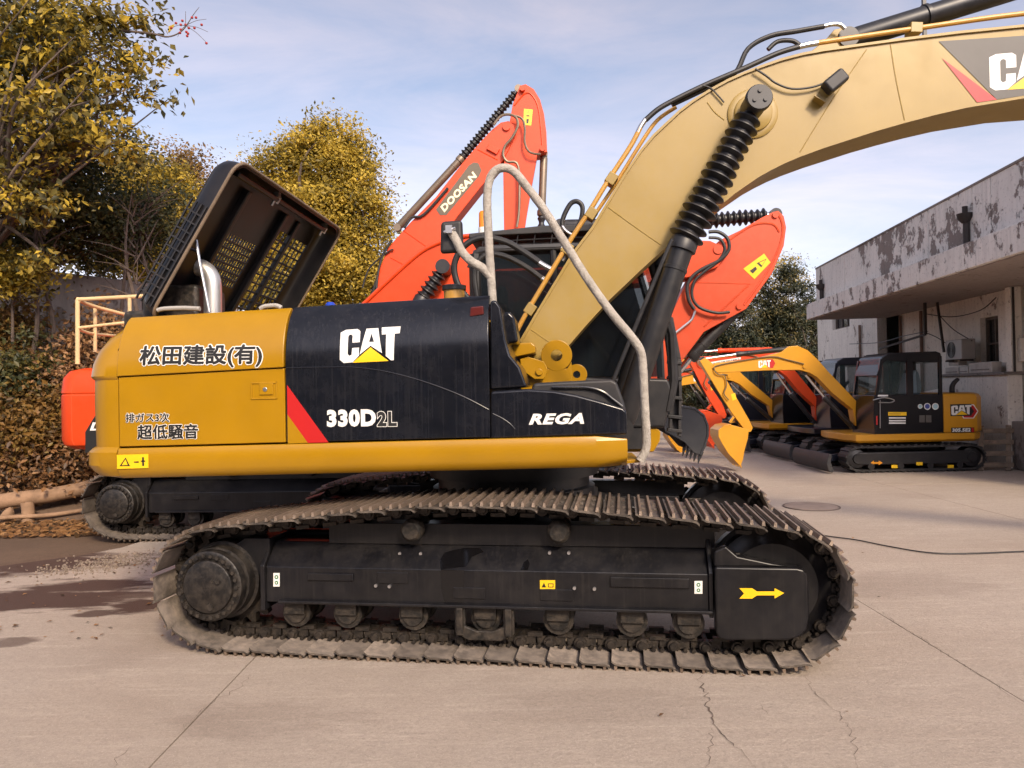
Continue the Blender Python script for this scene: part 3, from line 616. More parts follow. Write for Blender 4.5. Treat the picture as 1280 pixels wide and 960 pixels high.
# ---- open engine hood
A_ = HF.px(187, 397, -1.05); B_ = HF.px(298, 200, -1.05); Cq = HF.px(429, 284, 1.25)
Av = Vector((A_[0], -1.05, A_[1])); Bv = Vector((B_[0], -1.05, B_[1])); Cv = Vector((Cq[0], 1.25, Cq[1]))
e1 = (Bv-Av); HL = e1.length; e1.normalize(); e2 = Cv-Bv; e2 = (e2-e1*e2.dot(e1)); HW = e2.length; e2.normalize(); e3 = e2.cross(e1).normalized()
if e3.x > 0: e3 = -e3
def HP(a, b, c): return Av+e1*a+e2*b+e3*c
def hood_px(u, v, c):                            # pixel to (a, b) on the plane at depth c
    d = ray(u, v); o = Vector(((-CX)*HF.c+(-CY)*HF.sn, -(-CX)*HF.sn+(-CY)*HF.c, CH)); dv = Vector((d[0]*HF.c+d[1]*HF.sn, -d[0]*HF.sn+d[1]*HF.c, d[2]))
    k = ((Av+e3*c)-o).dot(e3)/dv.dot(e3); p = o+dv*k-Av; return p.dot(e1), p.dot(e2)
def rrect(a0, b0, a1, b1, r, n=5):
    pts = []
    for (ca, cb, s0) in ((a1-r, b0+r, -90), (a1-r, b1-r, 0), (a0+r, b1-r, 90), (a0+r, b0+r, 180)):
        for k in range(n): an = R(s0+90*k/(n-1)); pts.append((ca+r*math.cos(an), cb+r*math.sin(an)))
    return pts
HD = .22
sh = MB(); rings = []
for c, i in ((0, 0), (.08, .01), (.15, .03), (.20, .065), (HD, .12), (HD-.02, .125), (.185, .075), (.14, .05), (.08, .03), (.0, .022), (0, 0)):
    rings.append([HP(a, b, c) for a, b in rrect(i, i, HL-i, HW-i, .13)])
sh.loft(rings, caps=False)
hood = sh.build('engine_hood', INTR, cat, 0, ang=50)
g1 = [hood_px(*p, HD-.01) for p in ((294, 297), (341, 315), (312, 370), (272, 338))]; g2 = [hood_px(*p, HD-.01) for p in ((382, 308), (410, 320), (373, 384), (330, 382))]
kb = min(1.0, (HW-.15)/max(g2[1][1], g2[2][1]))
o1 = (max(.2, g1[2][0]*.5+g1[3][0]*.5-.05), (g1[0][1]+g1[3][1])/2*kb, (g1[0][0]+g1[1][0])/2, (g1[1][1]+g1[2][1])/2*kb)
o2 = (.14, (g2[0][1]+g2[3][1])/2*kb-.10, (g2[0][0]+g2[1][0])/2, HW-.13)
pl = MB(); a0, a1, b0, b1 = .115, HL-.115, .115, HW-.115
def pbox(x0, y0, x1, y1, c0=HD-.018, c1=HD-.004, mb=pl):
    if x1-x0 < .002 or y1-y0 < .002: return
    vs = [HP(a, b, c) for a in (x0, x1) for b in (y0, y1) for c in (c0, c1)]; mb.add(vs, [(0, 1, 3, 2), (4, 6, 7, 5), (0, 4, 5, 1), (2, 3, 7, 6), (0, 2, 6, 4), (1, 5, 7, 3)])
pbox(a0, b0, a1, o1[1]); pbox(a0, o1[1], o1[0], o1[3]); pbox(o1[2], o1[1], a1, o1[3]); pbox(a0, o1[3], a1, o2[1]); pbox(a0, o2[1], o2[0], o2[3]); pbox(o2[2], o2[1], a1, o2[3]); pbox(a0, o2[3], a1, b1)
pl.build('hood_top_plate', INTR, hood)
for o_, na, nb in ((o1, 7, 13), (o2, 10, 7)):
    gr = MB()
    for k in range(1, na): a = o_[0]+(o_[2]-o_[0])*k/na; pbox(a-.009, o_[1], a+.009, o_[3], HD-.026, HD-.006, gr)
    for k in range(1, nb): b = o_[1]+(o_[3]-o_[1])*k/nb; pbox(o_[0], b-.0045, o_[2], b+.0045, HD-.020, HD-.008, gr)
    gr.build('grille', BLKP, hood)
rb = MB()
for b in (o1[1]-.06, (o1[3]+o2[1])/2, o2[1]+(o2[3]-o2[1])*.33): pbox(.13, b-.03, HL-.16, b+.03, .14 if b < HW*.7 else .17, HD-.01, rb)
pbox(HL-.12, .2, HL-.07, HW-.2, .06, .14, rb); pbox(HL*.42, .04, HL*.44, .34, .12, .17, rb)
rb.build('hood_stiffener', INTR, hood, .02, 3)
rm = MB(); rr_ = rrect(-.008, -.008, HL+.008, HW+.008, .135, 7); rm.tube([HP(a, b, -.004) for a, b in rr_+rr_[:1]], .014, 8, smooth=False); rm.build('hood_rim', HRIM, hood)
gw = MB()
for k in range(1, 11): a = .08+k*.085; pbox(a-.006, -.008, a+.006, .006, .03, .19, gw)
for c in (.04, .09, .14, .19): pbox(.08, -.006, 1.02, .01, c-.006, c+.006, gw)
gw.build('side_louvre', BLKP, hood)
for (u, v) in ((343, 245), (406, 284)):
    ct = MB()
    a, b = hood_px(u, v, .1); b = min(b, HW-.25) if u > 400 else b; p = HP(HL-.06, b, .08); ct.box(p, (.05, .06, .05)); ct.cyl(p, p-e1*.11, .016, 10); ct.cyl(p+e2*.05, p+e2*.05-e1*.07, .024, 10); ct.build('hood_latch', STEEL, hood)
pr = MB(); pr.tube(HF.p3([(245, 300), (250, 330), (262, 390)], -.95), .013, 8, smooth=False); pr.build('prop_rod', STEEL, cat)
ex = MB(); ex.tube(HF.p3([(266, 400), (266, 370), (265, 352), (261, 342), (254, 336), (248, 334)], -.7), .075, 20); ex.build('exhaust_pipe', ALU, cat)
eb = MB(); eb.box((HF.px(232, 385, -.5)[0], -.5, 2.72), (.5, .55, .36)); eb.box((HF.px(200, 390, -.4)[0], -.3, 2.62), (.35, .8, .15)); eb.build('engine_block', DRIVE, cat, .04)
fc = MB(); q = HF.px(568, 378, -.9); fc.lathe((q[0], -.9, 2.5), (q[0], -.9, 2.9), [(0, .085), (q[1]-2.5+.10, .085), (q[1]-2.5+.10, .095), (q[1]-2.5+.135, .095), (q[1]-2.5+.14, .08)], 24); fc.build('filler_neck', PIPEY, cat)
fk = MB(); fk.lathe((q[0], -.9, q[1]+.10), (q[0], -.9, q[1]+.2), [(0, .02), (0, .098), (.035, .098), (.04, .08), (.04, .01)], 24); fk.build('filler_cap', BLKM, cat)
bc = MB(); q = HF.px(413, 381, -.6); bc.lathe((q[0], -.6, q[1]-.1), (q[0], -.6, q[1]+.1), [(0, .045), (.10, .045), (.12, .03), (.125, .005)], 16); bc.build('breather_cap', BLU, cat)
# ---- boom
BS = -.33; BE = .25
UP = [(650, 427), (668, 396), (692, 356), (717, 315), (740, 285), (760, 252), (782, 216), (801, 188), (817, 169), (833, 154), (849, 139), (866, 126), (888, 112), (910, 100), (930, 91), (951, 83), (977, 74), (1004, 67), (1032, 62), (1061, 58), (1126, 49), (1200, 40), (1280, 32)]
LO = [(1280, 122), (1207, 134), (1168, 143), (1130, 153), (1095, 163), (1061, 174), (1030, 184), (1000, 195), (981, 203), (963, 212), (947, 221), (931, 232), (918, 241), (906, 251), (885, 262), (857, 282), (835, 305), (800, 337), (760, 375), (730, 408), (700, 443), (686, 452)]
up = HF.pl(UP, BS); lo = HF.pl(LO, BS)
up += [(5.0, 4.93), (5.7, 4.86), (6.25, 4.72)]; lo = [(6.45, 4.60), (6.35, 4.42), (5.7, 4.37), (5.0, 4.36)]+lo
ft = HF.pl([(672, 462), (655, 462), (645, 445)], BS)
bm_ = MB(); bm_.prism(up+lo+ft, BS+.012, BE-.012); boom = bm_.build('boom', YEL2, cat, .006)
def ribbon(pts, th, side):
    n = len(pts); inner = []
    for i, (t, z) in enumerate(pts):
        a = Vector(pts[max(i-1, 0)]); b = Vector(pts[min(i+1, n-1)]); d = (b-a).normalized(); nr = Vector((-d.y, d.x))*side
        inner.append((t+nr.x*th, z+nr.y*th))
    return inner
for pts, sd in ((up, 1), (lo[1:], 1)):
    fl = MB(); ou = ribbon(pts, .008, sd); inn = ribbon(pts, -.014, sd); n = len(pts)
    fl.loft([[(ou[i][0], BS-.008, ou[i][1]), (ou[i][0], BE+.008, ou[i][1]), (inn[i][0], BE+.008, inn[i][1]), (inn[i][0], BS-.008, inn[i][1])] for i in range(n)])
    fl.build('boom_flange', YEL2, boom)
for pts in ([(760, 259), (793, 283), (826, 306)], [(1113, 56), (1120, 100), (1131, 152)], [(884, 128), (893, 140), (905, 150)], [(664, 412), (702, 438)], [(1083, 62), (1040, 125), (1000, 190)]):
    wl = MB(); wl.tube(HF.p3(pts, BS+.012), .0050, 6); wl.build('weld_seam', YEL2, boom)

q = HF.px(941, 142, BS); bs = MB(); bs.lathe((q[0], BS+.02, q[1]), (q[0], BS-.1, q[1]), [(0, .215), (.022, .215), (.028, .205), (.028, .165), (.05, .16), (.055, .15), (.055, .02)], 36); bs.build('pin_boss', YEL2, boom)
# maker's panel on the boom
P = Print(); q = HF.pl([(1174, 51), (1280, 37), (1280, 119), (1247, 124)], BS)
tA, tB = q[0][0], 5.25
P.poly([q[0], (tB, 4.885), (tB+.12, 4.44), q[2], q[3]], 0, 1)
P.poly(HF.pl([(1178, 72), (1186, 78), (1247, 124), (1222, 127.5)], BS), 1, 2)
q = HF.pl([(1238, 113), (1274, 63)], BS); w_ = (q[1][0]-q[0][0])
logo(P, q[0][0], q[0][1], q[0][0]+w_*2.75, q[1][1], 2, 3, 3)
P.build('maker_panel', [GRYD, RED, WHT, YELD], boom, lambda t, z: BS+.012, eps=.003)
# work light on the boom
wk = MB(); q = HF.px(1043, 103, BS-.12); rot = Matrix.Rotation(R(-38), 3, 'Y'); wk.box((q[0], BS-.13, q[1]), (.20, .11, .12), rot); wl_ = wk.build('work_light', BLKP, boom, .025, 3)
wk = MB(); q2_ = HF.pl([(1016, 122), (1033, 98), (1047, 103), (1030, 130)], BS-.05); wk.prism(q2_, BS-.09, BS-.075); wk.prism(HF.pl([(1018, 122), (1030, 130), (1034, 124), (1022, 117)], BS-.05), BS-.09, BS+.02); wk.build('light_bracket', YEL2, wl_)
# cylinders
for sg in (-1, 1):
    s_ = -.52 if sg < 0 else .44
    f0 = HF.px(777, 535, -.52); fg = HF.px(857, 297, -.52); ft_ = HF.px(943, 131, -.52)
    cylinder(cat, 'boom_cylinder', (f0[0], s_, f0[1]), (fg[0], s_, fg[1]), (ft_[0], s_, ft_[1]), .098, .05, BLKM, (.165, .12, .10, 15))
pn = MB(); pn.cyl((ft_[0], -.67, ft_[1]), (ft_[0], .58, ft_[1]), .085, 28); pn.lathe((ft_[0], -.64, ft_[1]), (ft_[0], -.72, ft_[1]), [(0, .11), (.04, .11), (.06, .10), (.06, .02)], 28)
for k in range(3): a = R(90+120*k); pn.cyl((ft_[0]+.05*math.cos(a), -.69, ft_[1]+.05*math.sin(a)), (ft_[0]+.05*math.cos(a), -.712, ft_[1]+.05*math.sin(a)), .017, 10)
pn.build('boom_pin', BLKM, cat)
tb = MB(); tb.tube(HF.p3([(841, 300), (832, 318), (775, 455), (765, 480)], -.63), .018, 10); tb.build('cylinder_pipe', BLKM, cat)
p0 = HF.px(1056, 52, -.04); p1 = HF.px(1250, -8, -.04); dd = Vector((p1[0]-p0[0], 0, p1[1]-p0[1])).normalized(); pA = Vector((p0[0], -.04, p0[1])); pB = pA+dd*1.95; pC = pA+dd*2.9
cylinder(cat, 'stick_cylinder', pA, pB, pC, .095, .055, BLKM)
bd = MB(); q = HF.px(1160, 20, -.04)
for u in (1160, 1158): pass
qq = pA+dd*.72; bd.lathe(qq, qq+dd*.03, [(0, .09), (0, .108), (.03, .108), (.03, .09)], 24); bd.box(qq+Vector((.0, 0, .12)), (.03, .03, .1)); bd.box(qq+Vector((.0, 0, -.12)), (.03, .03, .1)); bd.build('cylinder_clamp', BLKM, cat)
er = MB(); er.prism(HF.pl([(1012, 66), (1030, 52), (1042, 38), (1052, 36), (1062, 44), (1066, 58)], -.10), -.12, -.08); er.prism(HF.pl([(1012, 66), (1030, 52), (1042, 38), (1052, 36), (1062, 44), (1066, 58)], -.10), .02, .06); er.build('cylinder_lug', YEL2, boom, .006)
# hoses and pipes on the boom
def hose(pts, r, m_, name, s, parent=cat, seg=10):
    m = MB(); m.tube(HF.p3(pts, s), r, seg); return m.build(name, m_, parent)
hose([(807, 150), (822, 137), (841, 126), (882, 106), (931, 85), (971, 67), (1000, 58)], .024, RUB, 'boom_hose', -.24)
hose([(840, 131), (880, 112), (918, 92), (935, 61), (963, 45), (996, 39), (1030, 33)], .022, RUB, 'boom_hose', -.20)
hose([(960, 62), (972, 52), (990, 51), (1000, 57)], .02, RUB, 'boom_hose', -.16)
hose([(1028, 33.5), (1040, 30.5), (1050, 31), (1056, 36)], .018, STEEL, 'hose_fitting', -.2)
hose([(999, 58.5), (1012, 55.5), (1022, 54)], .024, STEEL, 'hose_fitting', -.24)
hose([(1020, 54), (1142, 36), (1280, 17), (1420, 6)], .022, PIPEY, 'boom_pipe', -.24)
hose([(807, 149), (801, 158), (797, 166)], .022, STEEL, 'hose_fitting', -.24)
hose([(800, 160), (788, 183), (760, 226), (738, 262), (715, 297), (690, 338), (660, 388), (645, 416)], .022, PIPEY, 'boom_pipe', -.24)
hose([(845, 134), (822, 150), (803, 176), (768, 232), (741, 272)], .018, PIPEY, 'boom_pipe', -.12)
hose([(905, 128), (898, 120), (888, 110), (878, 107)], .007, RUB, 'wire', -.34)
hose([(1035, 102), (1015, 109), (990, 111), (970, 104), (958, 95), (944, 86)], .009, RUB, 'wire', -.36)
hose([(690, 337), (682, 333), (672, 327)], .026, STEEL, 'hose_fitting', -.15)
hose([(674, 328), (655, 315), (632, 302), (602, 297), (580, 308), (568, 330), (572, 355), (587, 376)], .03, RUB, 'main_hose', -.15)
hose([(684, 352), (676, 347)], .024, STEEL, 'hose_fitting', -.13)
hose([(677, 348), (655, 332), (627, 319), (605, 320), (593, 340), (596, 372)], .026, RUB, 'main_hose', -.13)
hose([(703, 282), (703, 276), (707, 265), (714, 254), (722, 252), (728, 259), (726, 275), (719, 290)], .022, RUB, 'boom_hose', -.2)
hose([(716, 294), (708, 289), (703, 282), (705, 275)], .014, STEEL, 'hose_fitting', -.2)
hose([(702, 309), (706, 320), (703, 326)], .018, STEEL, 'hose_fitting', -.2)
for u, v in ((764, 225), (663, 387), (709, 312), (1142, 38), (739, 268)):
    cl_ = MB(); q = HF.px(u, v, -.2); cl_.box((q[0], -.2, q[1]), (.10, .13, .09), Matrix.Rotation(R(-55 if u < 900 else 5), 3, 'Y')); cl_.build('pipe_clamp', YEL2, boom, .006)
# boom foot bracket and lugs
fb = MB(); fb.prism(HF.pl([(638, 430), (664, 428), (669, 432), (669, 441), (645, 446), (640, 444)], -.62), -.62, -.3); fb.build('hose_manifold', YEL, cat, .01)
fb = MB(); fb.prism(HF.pl([(650, 449), (660, 446), (680, 452), (685, 462), (680, 474), (668, 474), (652, 462)], -.55), -.58, -.54); fb.prism(HF.pl([(655, 468), (690, 470), (700, 478), (720, 490), (650, 490)], -.5), -.5, -.45)
q = HF.px(674, 465, -.58); fb.cyl((q[0], -.60, q[1]), (q[0], -.5, q[1]), .03, 16); fo = fb.build('boom_foot_bracket', YEL, cat, .006)
rgm = MB(); q = HF.px(696, 461, -.48); rgm.ring((q[0], -.48, q[1]+.115), (0, 1, 0), .135, .05, .05, 36); rgm.prism([(q[0]-.17, q[1]-.16), (q[0]-.12, q[1]+.10), (q[0]-.09, q[1]+.0), (q[0]+.09, q[1]+.0), (q[0]+.128, q[1]+.06), (q[0]+.13, q[1]-.16)], -.503, -.457); rgm.build('lifting_eye', YEL, cat, .006)
rgm = MB(); q = HF.px(721, 476, .2); rgm.ring((q[0], .2, q[1]+.06), (0, 1, 0), .10, .035, .05, 28); rgm.build('lifting_eye', YEL, cat, .006)
# stick and bucket, swung down ahead of the boom tip (beyond the right edge of the photograph)
sk_ = MB(); sk_.prism([(5.95, 5.05), (6.25, 5.22), (6.6, 4.95), (7.3, 4.1), (8.75, 2.55), (8.70, 2.35), (8.50, 2.35), (7.0, 3.75), (6.2, 4.4)], -.22, .14); sk_.build('stick', YEL2, cat, .01)
bk = MB(); bk.loft([[(8.5, s, 2.45), (8.8, s, 2.4), (9.25, s, 2.0), (9.3, s, 1.5), (8.95, s, 1.05), (8.7, s, .92), (8.5, s, 1.7)] for s in (-.7, .62)]); bk.build('bucket', BLKM, cat, .02)
# ---- cab, beyond the boom
cs0, cs1 = .42, 1.43
def cabpoly(off=0): return [(-.42+off, 1.55), (-.42+off, 3.16), (-.36+off, 3.31), (-.22+off, 3.35), (1.18-off, 3.35), (1.34-off, 3.26), (1.55-off, 2.45), (1.56-off, 2.0), (1.45-off, 1.55)]
cabb = MB(); cabb.prism([(-.42, 1.54), (-.42, 2.10), (1.5, 2.02), (1.55, 1.9), (1.46, 1.54)], cs0, cs1); cabo = cabb.build('cab', BLKM, cat, .03, 3)
for s_ in (cs0+.03, cs1-.03):
    pil = MB(); o_ = cabpoly(); i_ = [(-.36, 2.08), (-.36, 3.14), (-.32, 3.24), (-.25, 3.28), (1.16, 3.28), (1.24, 3.2), (1.44, 2.45), (1.45, 2.04)]
    pil.tube([(t, s_, z) for t, z in o_[1:8]]+[(1.5, s_, 1.7)], .045, 8, smooth=False); pil.tube([(-.38, s_, 2.0), (-.38, s_, 3.3)], .06, 8, smooth=False); pil.tube([(.45, s_, 2.05), (.40, s_, 3.38)], .035, 8, smooth=False)
    pil.build('cab_pillar', BLKM, cabo)
    pg = MB(); pg.prism(i_, s_-.004, s_+.004); pg.build('window', GLS, cabo)
pg = MB(); pg.add([(1.30, cs0+.06, 3.30), (1.30, cs1-.06, 3.30), (1.53, cs1-.06, 2.42), (1.53, cs0+.06, 2.42)], [(0, 1, 2, 3)]); pg.build('windscreen', GLS, cabo, recalc=False); pg = MB(); pg.add([(-.40, cs0+.06, 3.26), (-.40, cs1-.06, 3.26), (-.40, cs1-.06, 2.1), (-.40, cs0+.06, 2.1)], [(0, 1, 2, 3)]); pg.build('rear_window', GLS, cabo, recalc=False)
rf = MB(); rf.prism([(-.40, 3.30), (-.34, 3.375), (1.2, 3.375), (1.36, 3.27), (1.30, 3.25), (1.16, 3.31), (-.30, 3.31)], cs0-.01, cs1+.01); rf.build('cab_roof', BLKP, cabo, .02, 3)
rf = MB(); rf.prism([(-.43, 3.45), (-.43, 3.50), (.3, 3.555), (1.3, 3.56), (1.3, 3.49), (-.2, 3.47)], cs0-.03, cs1+.03); rfo = rf.build('guard_roof', BLKP, cabo, .012, 2)
for k in range(10):
    rf = MB(); x_ = -.3+k*.17; rf.cyl((x_, cs0, 3.37), (x_+.02, cs0, 3.48), .006, 6); rf.build('guard_bar', BLKP, rfo)
rf = MB(); rf.tube([(-.3, cs0, 3.41), (.4, cs0, 3.43), (1.3, cs0, 3.425)], .007, 6); rf.build('guard_wire', BLKP, rfo)
se = MB(); se.box((.1, .93, 2.05), (.5, .5, .15)); se.box((-.15, .93, 2.45), (.14, .48, .75)); se.box((-.15, .93, 2.93), (.1, .28, .2)); se.box((.75, .75, 2.2), (.08, .08, .5)); se.build('seat', BLKP, cabo, .04, 3)
gu = MB(); gs = .62
gu.prism(HF.pl([(834, 446), (838, 446), (840, 480), (840, 540), (836, 540), (836, 480)], gs), gs-.03, gs+.03); gu.prism(HF.pl([(846, 448), (851, 449), (852, 490), (851, 546), (847, 545), (848, 490)], gs), gs-.03, gs+.03); gu.prism(HF.pl([(827, 388), (832, 388), (838, 446), (834, 446)], gs), gs-.03, gs+.03); gu.prism(HF.pl([(836, 395), (841, 397), (851, 449), (846, 448)], gs), gs-.03, gs+.03)
for v in (452, 472, 496, 520, 537): gu.bar(HF.p3([(834, v)], gs)[0], HF.p3([(852, v+2)], gs)[0], .09, .035)
gu.prism(HF.pl([(838, 455), (848, 457), (848, 540), (839, 536)], gs+.05), gs+.05, gs+.07); gu.build('front_guard', BLKP, cat, .006)
cf = MB(); cf.prism(HF.pl([(775, 536), (822, 535), (826, 540), (825, 551), (817, 565), (775, 565)], .46), .46, 1.40); cf.build('cab_floor_frame', YEL, cat, .012)
cf = MB(); cf.prism(HF.pl([(775, 572), (796, 571), (797, 575), (775, 577)], -1.0), -1.2, -.6); cf.build('front_bumper_plate', YEL, cat, .006)
be_ = MB(); q = HF.px(602, 284, .5); be_.lathe((q[0], .7, 3.5), (q[0], .7, 3.9), [(0, .05), (.05, .05), (.05, .055), (.12, .055)], 16); be_.lathe((q[0], .7, 3.62), (q[0], .7, 3.9), [(0, .05), (.15, .048), (.17, .035), (.172, .005)], 16, 1); be_.build('amber_beacon', [WHT, AMB], cat)
# ---- wrapped handrail and mirror
hr = MB(); hr.tube(HF.p3([(616, 380), (614, 350), (611, 300), (609, 250), (612, 225), (620, 213), (632, 210), (644, 216), (658, 233), (680, 262), (705, 302), (735, 350), (765, 392), (790, 422), (801, 440), (804, 465), (806, 510), (808, 545), (807, 562), (800, 576)], -1.22), .033, 14, wob=.045, sub=7); hr.build('wrapped_handrail', FOAM, cat, ang=80)
ma = MB(); ma.tube(HF.p3([(614, 347), (603, 335), (588, 326), (577, 314), (570, 300), (564, 290)], -1.22), .034, 14, wob=.045, sub=6); mao = ma.build('mirror_arm', FOAM, cat, ang=80)
mi_ = MB(); mi_.prism(HF.pl([(549, 274), (576, 272), (578, 313), (548, 315)], -1.26), -1.20, -1.14); mi_.build('mirror', BLKP, cat, .03, 4)
q = HF.px(562, 288, -1.22); mc = MB(); mc.box((q[0], -1.24, q[1]), (.05, .06, .06)); mc.cyl((q[0]-.04, -1.25, q[1]-.02), (q[0]+.05, -1.25, q[1]+.01), .012, 8); mc.build('mirror_clamp', STEEL, cat)
dl = MB(); q = HF.pl([(589, 385), (605, 383), (606, 394), (588, 397)], -1.34); dl.prism(q, -1.40, -1.34); dl.build('side_marker', mat('dark_red_lens', (.09, .012, .01), .25), pump, .01)

# ================================================================== THE TWO ORANGE EXCAVATORS BEHIND
def plain_house(root, col, zb=1.22, zt=2.36, tail=-3.12, cab=True):
    def ring(z, e):
        hw = 1.40-e; r = tail+e; c = .28; p = [(-1.9, -hw), (r+c, -hw)]
        for a in np.linspace(0, 1, 9): p.append((r+c-c*math.sin(a*math.pi/2), -hw+c-c*math.cos(a*math.pi/2)))
        for a in (-.6, -.3, 0, .3, .6): p.append((r-.15*(1-a*a/.5), a*(hw-c)/.78))
        for a in np.linspace(1, 0, 9): p.append((r+c-c*math.sin(a*math.pi/2), hw-c+c*math.cos(a*math.pi/2)))
        return [(t, s, z) for t, s in p]+[(-1.9, hw, z)]
    m = MB(); m.loft([ring(z, e) for z, e in [(zb, .10), (zb+.06, .02), (zb+.14, 0), (zb+.75, 0), (zb+.77, .012), (zb+.79, 0), (zt-.14, .02), (zt-.04, .08), (zt, .2)]]); cwt = m.build('counterweight', col, root, .006)
    m = MB(); m.box((-.9, -.95, (zb+zt)/2+.05), (2.0, .88, zt-zb-.15)); m.box((-.6, .2, zt-.35), (2.4, 1.3, .5)); m.build('engine_body', col, root, .03, 3)
    m = MB(); m.box((.5, -1.0, zb+.45), (.75, .7, .9)); m.build('tool_box', col, root, .03, 3)
    m = MB(); m.box((-.55, 0, zb+.08), (2.9, 2.7, .2)); m.build('platform', BLKM, root, .02)
    if cab:
        m = MB(); m.prism([(-.3, zb+.2), (-.3, 3.0), (-.15, 3.1), (1.0, 3.1), (1.2, 2.95), (1.35, 2.2), (1.3, zb+.2)], .45, 1.38); c = m.build('cab', BLKM, root, .05, 3)
        m = MB(); m.prism([(-.2, 2.1), (-.2, 2.95), (.95, 2.98), (1.1, 2.9), (1.22, 2.2), (1.2, 2.1)], .44, .455); m.build('window', GLS, c)
    return cwt
def warn(parent, F, pts, s, m_=(None,)):
    P = Print(); q = F.pl(pts, s); P.poly(q, 0, 1)
    c = ((q[0][0]+q[2][0])/2, (q[0][1]+q[2][1])/2)
    lerp = lambda f, a: [(c[0]+(x-c[0])*f+(a[0]-c[0])*.5, c[1]+(y-c[1])*f+(a[1]-c[1])*.5) for x, y in q]
    top = ((q[0][0]+q[1][0])/2, (q[0][1]+q[1][1])/2); bot = ((q[2][0]+q[3][0])/2, (q[2][1]+q[3][1])/2)
    a = lerp(.42, top); P.poly([a[3], a[2], ((a[0][0]+a[1][0])/2, (a[0][1]+a[1][1])/2)], 1, 2); b = lerp(.26, top); P.poly([b[3], b[2], ((b[0][0]+b[1][0])/2, (b[0][1]+b[1][1])/2)], 0, 3)
    P.poly(lerp(.28, bot), 1, 2)
    return P.build('warning_decal', [YELD, INK], parent, lambda t, z: s, eps=.004)
# ---- the nearer one: low boom, stick tucked in, dark bucket
D1 = Frame(-3.2, 11.45, -3.0)
d1 = thing('excavator', 'orange excavator behind the yellow machine, low boom and dark bucket hanging clear of the ground', 'excavator', (D1.x, D1.y, 0), D1.yaw, 'excavators parked in the yard')
place_track(d1, -1, 0); f1 = place_track(d1, 1, 0); carbody(d1, 0)
cw1 = plain_house(d1, ORG)
P = Print(); q = D1.pl([(107, 540), (119, 520), (170, 520), (170, 562), (107, 566)], -1.40); P.poly(q, 0, 1); q = D1.pl([(111, 540), (120, 528)], -1.40); V0, F0 = text2d('D', 1, .04, shear=.25); P.faces(fit(V0, q[0][0]+.02, q[0][1]+.02, q[0][0]+.2, q[1][1]), F0, 1, 2); P.build('name_panel', [INK, WHT], cw1, lambda t, z: -1.40, eps=.006)
RAILM = mat('sun_gold_rail', (.58, .43, .22), .5, var=.12)  # pale gold of sunlight is put into the rail's colour
hr = MB()
for s in (-1.15,):
    hr.tube(D1.p3([(97, 455), (97, 376)], s), .030, 10, smooth=False); hr.tube(D1.p3([(97, 377), (98, 374), (104, 374), (180, 370)], s), .028, 10)
    hr.tube(D1.p3([(97, 410), (150, 404), (178, 402)], s), .022, 10); hr.tube(D1.p3([(162, 400), (162, 372)], s), .026, 10)
    hr.tube(D1.p3([(99, 376, -1.15), (125, 385, -.75), (185, 400, 0)], s), .026, 10); hr.tube(D1.p3([(97, 411, -1.15), (115, 417, -.75), (150, 420, 0)], s), .022, 10); hr.tube(D1.p3([(119, 440, -.7), (119, 384, -.7)], s), .026, 10)
hr.build('deck_handrail', RAILM, d1)
BS1 = -.32
bpx = [(440, 420), (447, 384), (480, 353), (516, 321), (545, 303), (575, 294), (610, 291), (650, 291), (700, 292), (760, 297), (820, 300), (862, 300), (888, 301), (903, 308), (906, 320), (898, 333), (870, 345), (820, 352), (760, 358), (700, 366), (640, 378), (600, 398), (560, 425), (510, 450), (460, 455)]
m = MB(); m.prism(D1.pl(bpx, BS1), BS1, .26); b1 = m.build('boom', ORG, d1, .008)
m = MB(); m.tube(D1.p3([(449, 385), (516, 323), (545, 305), (575, 296), (610, 293)], BS1-.01), .03, 8); m.build('boom_edge', ORG, b1)
q = D1.px(556, 336, BS1-.1); fq = D1.px(505, 420, BS1-.1); gq = D1.px(531, 372, BS1-.1)
for s in (BS1-.2, .46): cylinder(d1, 'boom_cylinder', (fq[0], s, fq[1]), (gq[0], s, gq[1]), (q[0], s, q[1]), .10, .05, BLKM, (.13, .12, .10, 5))
m = MB(); m.cyl((q[0], BS1-.34, q[1]), (q[0], .6, q[1]), .105, 24); m.build('boom_pin', BLKM, d1)
apx = [(966, 265), (973, 263), (980, 270), (983, 284), (980, 307), (965, 342), (933, 386), (924, 391), (880, 415), (850, 455), (832, 512), (818, 520), (804, 514), (806, 490), (822, 430), (852, 365), (878, 322), (900, 300), (925, 288), (952, 272)]
m = MB(); m.prism(D1.pl(apx, -.24), -.24, .18); a1 = m.build('stick', ORG2, d1, .012)
m = MB(); m.tube(D1.p3([(972, 266), (978, 282), (975, 305), (960, 338), (930, 381)], -.24), .016, 6); m.tube(D1.p3([(905, 305), (940, 282), (965, 280), (974, 290)], -.24), .016, 6); m.tube(D1.p3([(864, 353), (938, 355)], -.24), .006, 6); m.tube(D1.p3([(935, 357), (905, 385), (880, 408)], -.24), .014, 6); m.build('stick_rib', ORG2, a1)
for u, v, r in ((969, 269, .045), (896, 313, .07), (924, 383, .045)): m = MB(); q = D1.px(u, v, -.24); m.cyl((q[0], -.34 if u == 896 else -.27, q[1]), (q[0], .25, q[1]), r, 20); m.build('stick_pin', ORG2, a1)
p0 = Vector((D1.px(700, 282, -.05)[0], -.05, D1.px(700, 282, -.05)[1])); pg = Vector((D1.px(850, 279, -.05)[0], -.05, D1.px(850, 279, -.05)[1])); p1 = Vector((D1.px(968, 269, -.05)[0], -.05, D1.px(968, 269, -.05)[1]))
cylinder(d1, 'stick_cylinder', p0, pg, p1, .09, .05, BLKM, (.125, .115, .12, 15))
